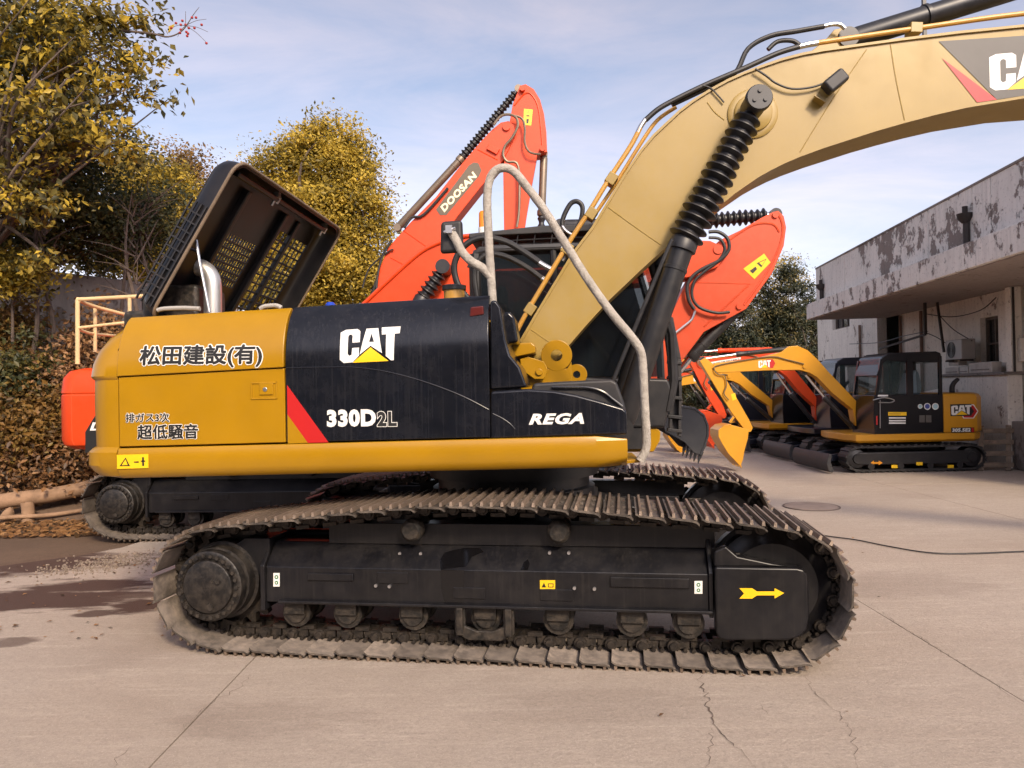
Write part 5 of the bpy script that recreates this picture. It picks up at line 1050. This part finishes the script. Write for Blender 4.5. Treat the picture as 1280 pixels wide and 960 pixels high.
for u, v0, v1 in ((1208, 258, 306), (1027, 350, 380)):
    tt, zt = BF.px(u, v0, 2.15); zb = BF.px(u, v1, 2.15)[1]; m = MB()
    m.cyl((tt, 2.16, zb), (tt, 2.16, zt-.25), .06, 12); m.lathe((tt, 2.18, zt-.32), (tt, 2.18, zt), [(0, .06), (.08, .13), (.18, .15), (.18, .05), (.32, .05)], 12); m.build('drain_hopper', DKM, bld)
def recessed(o, name, depth=.16, bars=(2, 2), glassm=None):
    m = MB(); a, b, c, d = o; f = .06
    for x0, x1, z0, z1 in ((a, a+f, c, d), (b-f, b, c, d), (a, b, c, c+f), (a, b, d-f, d)): m.box(((x0+x1)/2, -depth, (z0+z1)/2), (x1-x0, .07, z1-z0))
    for k in range(1, bars[0]): x = a+(b-a)*k/bars[0]; m.box((x, -depth, (c+d)/2), (.045, .05, d-c-.02))
    for k in range(1, bars[1]): z = c+(d-c)*k/bars[1]; m.box(((a+b)/2, -depth, z), (b-a-.02, .045, .04))
    o_ = m.build(name, mat('old_window_wood', (.12, .10, .085), .8, var=.3), wall)
    m = MB(); m.box(((a+b)/2, -depth-.03, (c+d)/2), (b-a, .012, d-c)); m.build('pane', glassm or glass('dirty_window', (.03, .03, .032), .12, .85), o_)
recessed(W1, 'window'); recessed(W3, 'window', bars=(3, 1)); recessed(W2, 'window')
m = MB(); m.box(((DR[0]+DR[1])/2, -1.2, 1.5), (DR[1]-DR[0], .1, 3)); m.build('doorway_back', mat('dark_interior', (.02, .018, .017), .9), bld)
# dock plinth, low wall, posts
tA = BF.px(1180, 470, .3)[0]; tB = BF.px(1262, 470, .3)[0]
tp_ = BF.px(1236, 560, .3)[0]; m = MB(); m.box(((TN+tp_)/2, .14, .52), (tp_-TN, .28, 1.04)); m.build('plinth', ROUGH, bld, .02)
m = MB(); m.box(((tA+tB)/2, .19, 1.03), (tA-tB, .32, 2.06)); m.build('low_wall', PEEL2, bld, .015)
m = MB(); m.box(((tA+tB)/2, .22, 2.09), (tA-tB+.1, .42, .06)); m.build('sill', ROUGH, bld, .01)
pt = BF.px(1250, 420, .5)[0]
m = MB(); m.box((pt, .22, 3.045), (.22, .22, 1.84)); m.build('post', PEEL2, bld, .012)
m = MB(); m.tube([(pt-.16, .30, 3.95), (pt-.16, .30, 2.12)], .025, 8, smooth=False); m.build('conduit', DKM, bld)
m = MB(); q = BF.px(1270, 438, .1); m.box((q[0], .1, q[1]), (.75, .22, .5)); m.build('meter_box', PEEL2, bld, .01)
m = MB(); m.box((q[0]-1.2, .06, 1.6), (1.2, .1, .5)); m.build('wall_patch', ROUGH, bld)
# braces and cables under the canopy
m = MB(); q0, q1 = BF.px(1172, 400, .6), BF.px(1180, 440, .6); m.bar((q0[0], .6, 3.95), (q1[0], .6, q1[1]), .05, .05); q0, q1 = BF.px(1100, 436, .5), BF.px(1157, 418, .9); m.bar((q0[0], .5, q0[1]), (q1[0], .9, q1[1]), .04, .05); q0 = BF.px(1155, 400, .9); m.bar((q1[0], .9, q1[1]), (q1[0], .9, 3.95), .06, .06); m.build('steel_brace', DKM, bld)
for pts in ([(1155, 392), (1190, 396), (1225, 388), (1245, 372)], [(1158, 416), (1175, 424), (1200, 442), (1215, 446)], [(1175, 395), (1192, 412), (1215, 426)], [(1062, 430), (1100, 428), (1130, 420), (1160, 414)]):
    m = MB(); m.tube(BF.p3(pts, .35), .012, 6); m.build('wire', RUB, bld)
for t_ in (4.6, 6.0, 9.4):
    m = MB(); m.cyl((t_, .06, 0), (t_, .06, 3.95), .045, 10); m.build('drainpipe', mat('rusty_pipe', (.20, .13, .095), .8, var=.3), bld)
# added unseen hall behind the camera; blocks low sky from the machine's side
hall = thing('sky_block_hall', 'long grey hall added out of view to block low sky behind the camera', 'building', (0, -12, 0))
HH = 8.5; SHEET = mat('grey_sheet_metal', (.16, .15, .145), .6, var=.1)
m = MB(); wall_cells(m, -34, 30, 0, HH, -.3, 0, [(-10, -4, 0, 5), (6, 12, 0, 5)]); m.build('wall', SHEET, hall)
m = MB(); m.box((-2, -14, HH/2), (64, .3, HH)); m.box((-33.9, -7, HH/2), (.25, 13.6, HH)); m.box((29.9, -7, HH/2), (.25, 13.6, HH)); m.build('outer_wall', SHEET, hall)
m = MB(); m.prism([(-34.4, HH), (30.4, HH), (30.4, HH+.2), (-34.4, HH+.2)], -14.4, .3); m.build('roof', SHEET, hall)
for a in (-7, 9):
    m = MB(); m.box((a, -.15, 2.5), (6, .1, 5)); m.build('sliding_door', mat('green_door', (.06, .10, .08), .5, var=.1), hall)
# things on and by the building
def ac_unit():
    a, b, c, d = wbox((1183, 426), (1204, 449), .55)
    r_ = thing('air_conditioner', 'white outdoor air conditioning unit on a bracket beside the window', 'air conditioner', (BF.x, BF.y, 0), BF.yaw)
    m = MB(); m.box(((a+b)/2, .42, (c+d)/2), (b-a, .32, d-c)); m.build('casing', mat('ac_white', (.30, .28, .26), .5, var=.08), r_, .02)
    cx, cz, rr = a+(b-a)*.62, (c+d)/2, (d-c)*.40
    m = MB(); m.ring((cx, .585, cz), (0, 1, 0), rr, rr*.88, .02, 28); [m.ring((cx, .585, cz), (0, 1, 0), rr*f, rr*f-.012, .01, 24) for f in (.3, .5, .7)]
    m.build('fan_grille', BLKP, r_)
    m = MB(); m.cyl((cx, .583, cz), (cx, .579, cz), rr*.9, 28); m.build('fan_opening', BLKM, r_)
    for x_ in (a+.05, b-.05): m = MB(); m.bar((x_, .3, c-.02), (x_, .6, c-.02), .04, .04); m.build('bracket', DKM, r_)
ac_unit()
BRK = mat('whitewashed_block', (.50, .47, .43), .9, var=.2, dust=.3, dustcol=(.3, .25, .2))
blk_l = ['long white block lying on the sill under the window', 'short white block on the sill below the air conditioner', 'pale block on the sill next to the window corner', 'squat white block at the end of the sill']
for i, (u0, u1, v0, v1) in enumerate(((1216, 1245, 456, 468), (1204, 1215, 460, 468), (1190, 1203, 446, 460), (1186, 1203, 460.5, 468))):
    a, b, c, d = wbox((u0, v0), (u1, v1), .32); h = d-c; base = 2.12 if i != 2 else 2.12+.21
    r_ = thing('sill_block', blk_l[i], 'block', (BF.x, BF.y, 0), BF.yaw, 'blocks on the window sill'); m = MB(); m.box(((a+b)/2, .30, base+h/2), (b-a, .22, h)); m.build('block_body', BRK, r_, .015); m = MB(); m.box(((a+b)/2, .415, base+h*.3), ((b-a)*.8, .012, h*.12)); m.build('block_groove', ROUGH, r_)
WOOD = mat('weathered_wood', (.20, .15, .11), .85, var=.35, nscale=8, bump=.4)
rk = thing('wooden_rack', 'small weathered wooden ladder rack leaning against the plinth', 'rack', (onz(1254, 588).x-.1, onz(1254, 588).y, 0), R(-6))
for sx in (-.28, .28):
    m = MB(); m.bar((sx-.08, 0, 0), (sx+.1, .3, .95), .10, .05); m.build('stile', WOOD, rk, .006)
for k in range(4):
    z = .12+.24*k; m = MB(); m.bar((-.36+z*.19, z*.315-.04, z), (.28+z*.19, z*.315-.04, z), .04, .10); m.build('rung', WOOD, rk, .006)
mh = thing('manhole_cover', 'round iron manhole cover set in the concrete paving', 'manhole', (*onz(1014, 633)[:2], 0))
m = MB(); m.cyl((0, 0, -.04), (0, 0, .006), .40, 48); m.build('cover', mat('manhole_iron', (.27, .205, .165), .8, .0, var=.3, bump=.5, bscale=40), mh)
m = MB(); m.ring((0, 0, -.002), (0, 0, 1), .43, .41, .014, 48); m.build('rim', mat('manhole_rim', (.12, .09, .075), .8, var=.2), mh)
cb = MB(); cb.tube([Vector((*onz(u, v)[:2], .012)) for u, v in ((1000, 665), (1032, 671), (1070, 676), (1110, 684), (1160, 692), (1210, 693), (1290, 690), (1400, 686))], .008, 8); tag(cb.build('cable', RUB), 'thin black cable lying across the paving', 'cable')

# ================================================================== VEGETATION, BANK AND WALL ON THE LEFT
def leaf_mat(name, cols, trans=.35):
    m = bpy.data.materials.new(name); m.use_nodes = True; t = m.node_tree; b = t.nodes['Principled BSDF']; b.inputs['Roughness'].default_value = .5; b.inputs['Specular IOR Level'].default_value = .4
    at = nn(t, 'ShaderNodeAttribute', attribute_name='lc'); r = nn(t, 'ShaderNodeValToRGB'); e = r.color_ramp.elements
    for i, c in enumerate(cols):
        p = i/(len(cols)-1)
        if i < 2: e[i].position = p if i == 0 else 1.0; el = e[i]
        if i == 0: e[0].color = (*c, 1)
        elif i == len(cols)-1: e[-1].color = (*c, 1); e[-1].position = 1
        else: x = e.new(p); x.color = (*c, 1)
    lk(t, at.outputs['Fac'], r.inputs[0]); lk(t, r.outputs[0], b.inputs['Base Color'])
    tr = nn(t, 'ShaderNodeBsdfTranslucent'); lk(t, r.outputs[0], tr.inputs['Color']); mx = nn(t, 'ShaderNodeMixShader', i_0=trans); lk(t, b.outputs[0], mx.inputs[1]); lk(t, tr.outputs[0], mx.inputs[2]); lk(t, mx.outputs[0], t.nodes['Material Output'].inputs[0])
    return m
def leaves(name, C, size, mtl, parent=None, droop=0.0, asp=.5, lc=None, szvar=.35, bias=(.35, -.55, .75), flat=0.0):
    """a diamond leaf of four triangles' worth at each centre"""
    C = np.asarray(C, float); n = len(C); w = RNG.normal(size=(n, 3))*.62+np.array(bias); w[:, 2] += flat*6; w /= np.linalg.norm(w, axis=1)[:, None]     # leaves turn their faces to the light
    d = RNG.normal(size=(n, 3)); d[:, 2] -= droop; d -= w*(d*w).sum(1)[:, None]; d /= np.linalg.norm(d, axis=1)[:, None]; u = np.cross(w, d)
    s = (size*np.clip(np.exp(RNG.normal(0, szvar*.9, n)), .5, 1.55))[:, None]
    V = np.empty((n, 5, 3)); V[:, 0] = C-d*s*.5; V[:, 1] = C+u*s*asp*.5+w*s*.08; V[:, 2] = C+d*s*.5+w*s*-.05; V[:, 3] = C-u*s*asp*.5+w*s*.08; V[:, 4] = C
    base = (np.arange(n)*4)[:, None]; Vq = V[:, :4].reshape(-1, 3)
    F = np.concatenate([base+[0, 1, 2], base+[0, 2, 3]], 1).reshape(-1, 3)
    me = bpy.data.meshes.new(name); me.vertices.add(len(Vq)); me.vertices.foreach_set('co', Vq.ravel()); me.loops.add(F.size); me.loops.foreach_set('vertex_index', F.ravel().astype(np.int32))
    me.polygons.add(len(F)); me.polygons.foreach_set('loop_start', np.arange(0, F.size, 3, dtype=np.int32)); me.polygons.foreach_set('loop_total', np.full(len(F), 3, dtype=np.int32))
    if lc is None: lc = RNG.uniform(0, 1, n)
    at = me.attributes.new('lc', 'FLOAT', 'POINT'); at.data.foreach_set('value', np.repeat(np.clip(lc, 0, 1), 4).astype(np.float32)); me.materials.append(mtl); me.update(); me.validate()
    o = bpy.data.objects.new(name, me); COL.objects.link(o)
    if parent: o.parent = parent
    return o
def clumps(ells, ncl, per, crad, shell=.55):
    cs = []; tot = sum(e[1][0]*e[1][1]*e[1][2] for e in ells); out = []; col = []
    for c, r in ells:
        k = max(4, int(ncl*r[0]*r[1]*r[2]/tot)); d = RNG.normal(size=(k, 3)); d /= np.linalg.norm(d, axis=1)[:, None]; rad = shell+(1-shell)*RNG.uniform(0, 1, k)**.6
        ph = RNG.uniform(0, 6.28, 6); lob = .16*np.sin(4.3*d[:, 0]+ph[0])*np.sin(4.9*d[:, 2]+ph[1])+.13*np.sin(7.7*d[:, 2]+ph[2])*np.sin(6.8*d[:, 0]+ph[3])
        cc = np.array(c)+d*rad[:, None]*np.array(r)*(1+lob[:, None]+.07*RNG.normal(size=(k, 1)))
        keep = np.sin(cc[:, 0]*2.6/max(r[0], .5)+ph[4])*np.sin(cc[:, 2]*3.4/max(r[2], .5)+ph[5]) > -.55; cs += list(cc[keep])
    cs = np.array(cs)
    for c in cs:
        m_ = max(3, int(per*RNG.uniform(.5, 1.5))); p = c+RNG.normal(size=(m_, 3))*np.array([1, 1, .6])*crad*RNG.uniform(.6, 1.25); out.append(p); col.append(np.full(m_, RNG.uniform(.1, .9))+RNG.normal(size=m_)*.18)
    return cs, np.concatenate(out), np.concatenate(col)
BARK = mat('brown_bark', (.085, .062, .048), .9, var=.35, nscale=9, bump=.6, bscale=30)
def tree(name, label, base, ells, ncl, per, crad, lsize, lm, trunk=.2, group=None, nbr=22, droop=.3, asp=.5, cat_='tree', shell=.5, fork=None, bm=BARK):
    base = Vector(base); r_ = thing(name, label, cat_, base, 0, group)
    loc = [((c[0]-base.x, c[1]-base.y, c[2]-base.z), r) for c, r in ells]
    cs, L, col = clumps(loc, ncl, per, crad, shell)
    cen = np.mean([c for c, r in loc], 0); top = Vector(cen)
    f = Vector(fork) if fork else Vector((cen[0]*.5, cen[1]*.5, cen[2]*.55))
    m = MB(); m.tube([(0, 0, -.2), f*.35+Vector((.06*trunk, 0, 0)), f*.7+Vector((-.3*trunk, .2*trunk, 0)), f, f.lerp(top, .7)], [trunk*1.2, trunk, trunk*.85, trunk*.7, trunk*.3], 10)
    for i in RNG.choice(len(cs), min(nbr, len(cs)), replace=False):
        e = Vector(cs[i]); s = f.lerp(top, RNG.uniform(-.35, .6)); mid = s.lerp(e, .5)+Vector(RNG.normal(size=3))*.12*(e-s).length
        m.tube([s, mid, e], [trunk*.35, trunk*.2, trunk*.05], 6, sub=4)
    m.build('trunk', bm, r_); leaves('crown', L, lsize, lm, r_, droop, asp, col)
    return r_
OLIVE = leaf_mat('sun_gold_olive_leaf', [(.09, .078, .016), (.28, .21, .035), (.50, .36, .05), (.66, .47, .065)], .5)  # olive leaf with the gold of low sunlight painted into its colours
NEARL = leaf_mat('sun_amber_olive_leaf', [(.04, .04, .013), (.13, .105, .022), (.35, .25, .034), (.60, .42, .045)], .45)  # amber end carries golden light mixed into the olive leaf colour
DKGR = leaf_mat('dark_green_leaf', [(.022, .028, .012), (.05, .055, .018), (.09, .085, .024), (.18, .13, .03)], .4)
YGLD = leaf_mat('sun_yellow_leaf', [(.06, .055, .014), (.22, .165, .024), (.40, .28, .034), (.54, .38, .045)], .45)  # leaf yellow raised with warm sunlight put into the colour
BRWN = leaf_mat('brown_leaf', [(.06, .04, .015), (.17, .095, .028), (.28, .15, .035), (.22, .15, .035)], .4)
CYPR = leaf_mat('cypress_leaf', [(.014, .02, .011), (.026, .034, .016), (.045, .046, .018), (.12, .09, .025)], .2)
DRYL = leaf_mat('dry_orange_leaf', [(.05, .035, .02), (.14, .07, .03), (.26, .13, .05), (.34, .19, .08)], .3)
def at(u, v, Y): return ony(u, v, Y)
def ell(u, v, Y, ru, rv, ry=None):
    c = at(u, v, Y); k = Y/CF; return ((c.x, c.y, c.z), (ru*k, ry if ry else ru*k*.8, rv*k))
# big leafy tree reaching in from the left
YN = 11.5
tree('leafy_tree', 'large tree with drooping yellow green leaves reaching over from the left bank', (-10.4, 12.3, .5), [ell(30, 30, YN, 85, 60, 1.0), ell(120, 50, YN, 78, 60, .8), ell(60, 140, YN, 80, 75, .9), ell(165, 100, YN, 45, 42, .6), ell(140, 175, YN, 42, 36, .6), ell(40, 250, YN, 62, 60, .7), ell(212, 122, YN, 22, 20, .4), ell(170, 10, YN, 40, 25, .5), ell(30, 325, YN, 30, 22, .4), ell(-90, 90, YN, 90, 120, 1.2)], 620, 24, .15, .12, NEARL, .12, nbr=80, droop=1.2, asp=.5, shell=.25, fork=(1.6, -.5, 3.6))
YB = 13.8
tree('leafy_tree', 'dense dark green tree behind the drooping yellow one', (-10.6, 15.0, 1.2), [ell(60, 90, YB, 95, 90, .9), ell(95, 215, YB, 90, 80, .9), ell(30, 262, YB, 80, 62, 1.0), ell(165, 275, YB+1, 58, 55, .8), ell(110, 300, YB+.5, 80, 36, .8), ell(-60, 150, YB, 90, 130, 1.0)], 1500, 55, .24, .085, DKGR, .12, nbr=60, droop=.4, shell=.2)
tree('leafy_tree', 'rounded golden green tree above the retaining wall, left of the raised hood', (-11.0, 20, 2.5), [ell(180, 235, 19, 52, 52), ell(222, 290, 19, 45, 60), ell(150, 300, 19, 55, 60), ell(205, 330, 19, 60, 36), ell(265, 345, 19, 45, 50)], 800, 75, .25, .09, YGLD, .13, nbr=40, shell=.3)
tree('leafy_tree', 'russet brown topped tree behind the golden one on the bank', (-10.8, 25, 3), [ell(222, 200, 24, 26, 32), ell(242, 235, 24, 22, 40), ell(215, 260, 24, 45, 55), ell(250, 300, 24, 40, 55)], 420, 70, .30, .10, BRWN, .13, nbr=30, shell=.3)
tree('leafy_tree', 'tall billowing golden olive tree standing behind the raised hood', (-7.0, 29, 1.0), [ell(405, 195, 27, 58, 42), ell(435, 215, 27, 36, 48), ell(350, 215, 27, 38, 42), ell(452, 268, 27, 36, 36), ell(385, 280, 27, 72, 60), ell(474, 305, 27, 20, 42), ell(440, 350, 27, 56, 40), ell(330, 300, 27, 52, 60), ell(290, 345, 27, 55, 50), ell(380, 350, 27, 90, 45)], 1000, 165, .36, .13, OLIVE, .26, nbr=70, shell=.4, droop=.2)
# evergreens beyond the row of small machines
for i, (u, v0, w, Y, lab) in enumerate(((985, 326, 26, 40, 'pointed cypress with sunlit gold tips beside the canopy end'), (955, 352, 26, 41, 'slim dark cypress between the two taller evergreens'), (1010, 352, 22, 42, 'dark cypress closest to the building corner'), (925, 375, 30, 39, 'broad dark cedar right of the dark bucket cylinder'), (890, 395, 28, 40, 'low dark cedar behind the orange stick'))):
    h = at(u, v0, Y).z; c = at(u, 440, Y)
    tree('evergreen_tree', lab, (c.x, Y, 0), [((c.x, Y, h*.25), (w*Y/CF*1.15, w*Y/CF, h*.26)), ((c.x, Y, h*.5), (w*Y/CF, w*Y/CF, h*.28)), ((c.x+.1, Y, h*.75), (w*Y/CF*.62, w*Y/CF*.6, h*.24)), ((c.x, Y, h*.93), (w*Y/CF*.28, w*Y/CF*.28, h*.1))], 420, 85, .26, .17, CYPR, .15, 'evergreens behind the yard', nbr=16, droop=-.5, asp=.35)
tree('leafy_tree', 'sparse golden leaved tree showing above the evergreens', (at(975, 440, 46).x, 46, 0), [ell(975, 345, 46, 34, 22), ell(955, 380, 46, 30, 30)], 120, 40, .5, .14, YGLD, .12, nbr=20)
for i, (u, v, w, h, Y, lm_, lab) in enumerate(((855, 428, 26, 30, 44, YGLD, 'pale golden shrub seen between the orange stick and the bucket cylinder'), (825, 445, 30, 26, 45, DKGR, 'dark shrub at the far end of the yard'), (760, 420, 40, 35, 47, OLIVE, 'olive shrub behind the black cab'))):
    tree('far_shrub', lab, (at(u, 470, Y).x, Y, 0), [ell(u, v, Y, w, h), ell(u, v+30, Y, w*1.2, 28)], 260, 70, .4, .15, lm_, .12, 'shrubs at the far end', nbr=12, cat_='shrub')
# bank and retaining wall
bank = MB(); N = 40; V = []
for i in range(N+1):
    for j in range(N+1):
        x = -28+(i/N)*22.2; y = 11.5+(j/N)*34; d = max(0, y-12.1)*min(1, max(0, -4.6-x))
        V.append((x, y, -.05+.7*(1-math.exp(-d*.9))+min(d, 10)*.22+.12*math.sin(x*2.1+y*1.3)*min(1, d)+random.uniform(-.05, .05)*min(1, d)))
bank.add(V, [(i*(N+1)+j, (i+1)*(N+1)+j, (i+1)*(N+1)+j+1, i*(N+1)+j+1) for i in range(N) for j in range(N)]); bk_ = bank.build('earth_bank', DIRT); bk_['kind'] = 'structure'
rw = thing('retaining_wall', 'weathered concrete retaining wall on the left bank behind the bushes', 'wall')
wa = [at(-60, 500, 13.8), at(60, 500, 14.2), at(180, 500, 15.0), at(300, 500, 16.5)]; tops = [at(-60, 322, 13.8).z, at(60, 338, 14.2).z, at(180, 352, 15.0).z, at(300, 372, 16.5).z]
for i in range(3):
    a, b = wa[i], wa[i+1]; z0, z1 = tops[i], tops[i+1]; d = Vector((b.x-a.x, b.y-a.y, 0)).normalized(); nr = Vector((-d.y, d.x, 0))*.35; g_ = d*.012
    m = MB(); m.add([(a.x+g_.x, a.y+g_.y, -.3), (b.x-g_.x, b.y-g_.y, -.3), (b.x-g_.x, b.y-g_.y, z1), (a.x+g_.x, a.y+g_.y, z0), (a.x+nr.x+g_.x, a.y+nr.y, -.3), (b.x+nr.x-g_.x, b.y+nr.y, -.3), (b.x+nr.x-g_.x, b.y+nr.y, z1), (a.x+nr.x+g_.x, a.y+nr.y, z0)], [(0, 1, 2, 3), (5, 4, 7, 6), (3, 2, 6, 7), (0, 3, 7, 4), (1, 5, 6, 2)])
    m.build('wall_panel', ROUGH, rw, .03)
# thicket: shrubs and bare stems
for (u, v, ru, rv, Y, lm_, n, lab) in ((30, 468, 45, 48, 12.6, DKGR, 60, 'dark leafy bush against the retaining wall above the logs'), (92, 462, 30, 52, 12.9, DRYL, 60, 'wild rust orange shrub rising beside the orange counterweight'), (18, 415, 34, 42, 13.1, BRWN, 55, 'tall rust brown shrub standing in front of the retaining wall'), (120, 415, 26, 36, 13.6, DRYL, 36, 'thin dry shrub behind the posts of the deck handrail'), (60, 520, 52, 55, 12.6, BRWN, 110, 'brown and green bush beside the orange counterweight'), (15, 530, 45, 65, 12.5, BRWN, 90, 'dense russet bush at the foot of the bank behind the logs'), (50, 580, 65, 32, 12.5, DRYL, 110, 'low bush of dry orange leaves just above the thick log'), (15, 340, 40, 28, 12.4, YGLD, 50, 'small yellow leaved bush overhanging the top of the wall')):
    c = at(u, v+rv, Y); tree('bush', lab, (c.x, Y, max(.3, c.z-.6)), [ell(u, v, Y, ru, rv, .5)], n*2, 34, .19, .09, lm_, .022, 'bushes on the left bank', nbr=30, cat_='bush', shell=.15, droop=.4)
for k, (u0, u1, Y) in enumerate(((60, 48, 12.9), (160, 165, 13.2), (110, 190, 14.0), (205, 175, 14.2), (20, 62, 12.7))):
    b = at(u0, 430, Y); e = at(u1, 240, Y); lab = ['leaning bare sapling beside the dark bush', 'slim bare sapling rising behind the deck handrail', 'crooked bare sapling left of the raised hood', 'bare branching sapling nearest the raised hood', 'short bare sapling at the wall corner'][k]
    r_ = thing('bare_sapling', lab, 'sapling', (b.x, b.y, b.z-1.0), 0, 'bare saplings on the bank'); m = MB(); E_ = e-b+Vector((0, 0, 1.0)); pts = [Vector((0, 0, -.5)), E_*.35+Vector((.15, 0, 0)), E_*.7-Vector((.1, 0, 0)), E_]; m.tube(pts, [.05, .04, .025, .008], 7); m.build('stem', BARK, r_)
    m = MB()
    for i in range(16):
        f = random.uniform(.2, .95); p = pts[1].lerp(pts[3], f); d = Vector((random.uniform(-1, 1), random.uniform(-.4, .4), random.uniform(.1, 1))).normalized()*random.uniform(.3, .95); m.tube([p, p+d*.5+Vector((random.uniform(-.1, .1), 0, .05)), p+d], [.016, .01, .004], 5, sub=3)
    tw = m.build('twigs', BARK, r_); tw['kind'] = 'stuff'
# berry twig
bt = thing('berry_twig', 'bare twig with small red berries sticking out from the yellow tree', 'twig', at(190, 42, YN)); m = MB(); o0 = at(190, 42, YN); rel = lambda u, v: at(u, v, YN)-o0
m.tube([rel(150, 38), rel(190, 42), rel(210, 46), rel(228, 38), rel(242, 18), rel(249, 9)], [.02, .016, .012, .01, .006, .003], 6)
for e_ in ((258, 24), (260, 40), (258, 53), (232, 14), (214, 35), (222, 46)): m.tube([rel(232, 32), rel((232+e_[0])/2, (32+e_[1])/2-2), rel(*e_)], [.005, .003], 5)
m.build('stem', BARK, bt); BERRY = mat('red_berry', (.30, .03, .025), .35, var=.2)
for (u, v) in ((214, 35), (220, 29), (226, 31), (228, 26), (232, 31), (226, 37), (233, 40), (236, 35), (240, 22), (245, 22), (243, 35), (252, 31), (258, 54), (235, 42), (225, 41), (234, 45)):
    p = rel(u, v); m = MB(); m.lathe(p-Vector((0, 0, .02)), p+Vector((0, 0, .02)), [(0, .004), (.006, .016), (.02, .022), (.034, .016), (.04, .003)], 8); m.build('berry', BERRY, bt)
# logs
LOGM = mat('peeled_log', (.26, .16, .095), .85, var=.3, nscale=5, bump=.5, bscale=25)
def log(name, lab, a, b, r, Y0, Y1):
    p, q = at(*a, Y0), at(*b, Y1); m = MB(); m.tube([p, p.lerp(q, .35)+Vector((0, 0, .02)), p.lerp(q, .7)-Vector((0, 0, .02)), q], [r*1.05, r, r*.97, r*.9], 14, wob=.03); return tag(m.build(name, LOGM), lab, 'log', 'logs at the foot of the bank')
log('log', 'thick peeled log resting on short posts along the bank', (-60, 640), (118, 607), .125, 11.6, 12.3)
log('log', 'thin pole lying below the thick log near the ground', (-60, 656), (108, 637), .035, 11.3, 11.9)
for k, (u, v, lab) in enumerate(((34, 640, 'short post propping up the thick log'), (8, 655, 'stubby timber end lying beside the thin pole'))):
    p = at(u, v, 11.7); m = MB(); m.tube([(p.x, p.y, -.05), (p.x+.02, p.y, .12), (p.x, p.y, .30 if k == 0 else .16)], [.10, .095, .09], 12, wob=.03); tag(m.build('log_post', LOGM), lab, 'post', 'log props')
# litter and the small heap of grit
pts = np.stack([RNG.uniform(-9.5, -5.6, 2600), RNG.uniform(10.4, 12.9, 2600), np.zeros(2600)], 1); pts[:, 2] = .0+np.clip((pts[:, 1]-12.1)*.6, 0, .6)
ll = leaves('leaf_litter', pts, .10, DRYL, None, 0, .6, flat=.35); ll['kind'] = 'stuff'; ll['label'] = 'fallen dry leaves covering the foot of the bank'
g0 = [onz(u, v) for u, v in ((100, 712), (140, 705), (165, 698))]; m = MB()
for k in range(700):
    c = random.choice(g0); p = (c.x+random.gauss(0, .32), c.y+random.gauss(0, .2)); s = random.uniform(.006, .022); m.box((p[0], p[1], s*.4), (s, s*.8, s*.8), Matrix.Rotation(random.uniform(0, 3), 3, (random.random(), random.random(), 1)))
gv = m.build('grit_heap', mat('grit_stone', (.24, .19, .15), .95, var=.4, nscale=30)); gv['kind'] = 'stuff'; gv['label'] = 'loose grit and gravel swept into a low heap'
pts = np.array([list(onz(random.uniform(-20, 260), random.uniform(690, 800))) for _ in range(70)]+[list(onz(random.uniform(600, 1280), random.uniform(650, 950))) for _ in range(12)]); pts[:, 2] = .012
m_ = leaves('scattered_leaves', pts, .042, DRYL, None, 0, .5, flat=1); m_['kind'] = 'stuff'; m_['label'] = 'a few dry leaves scattered on the paving'
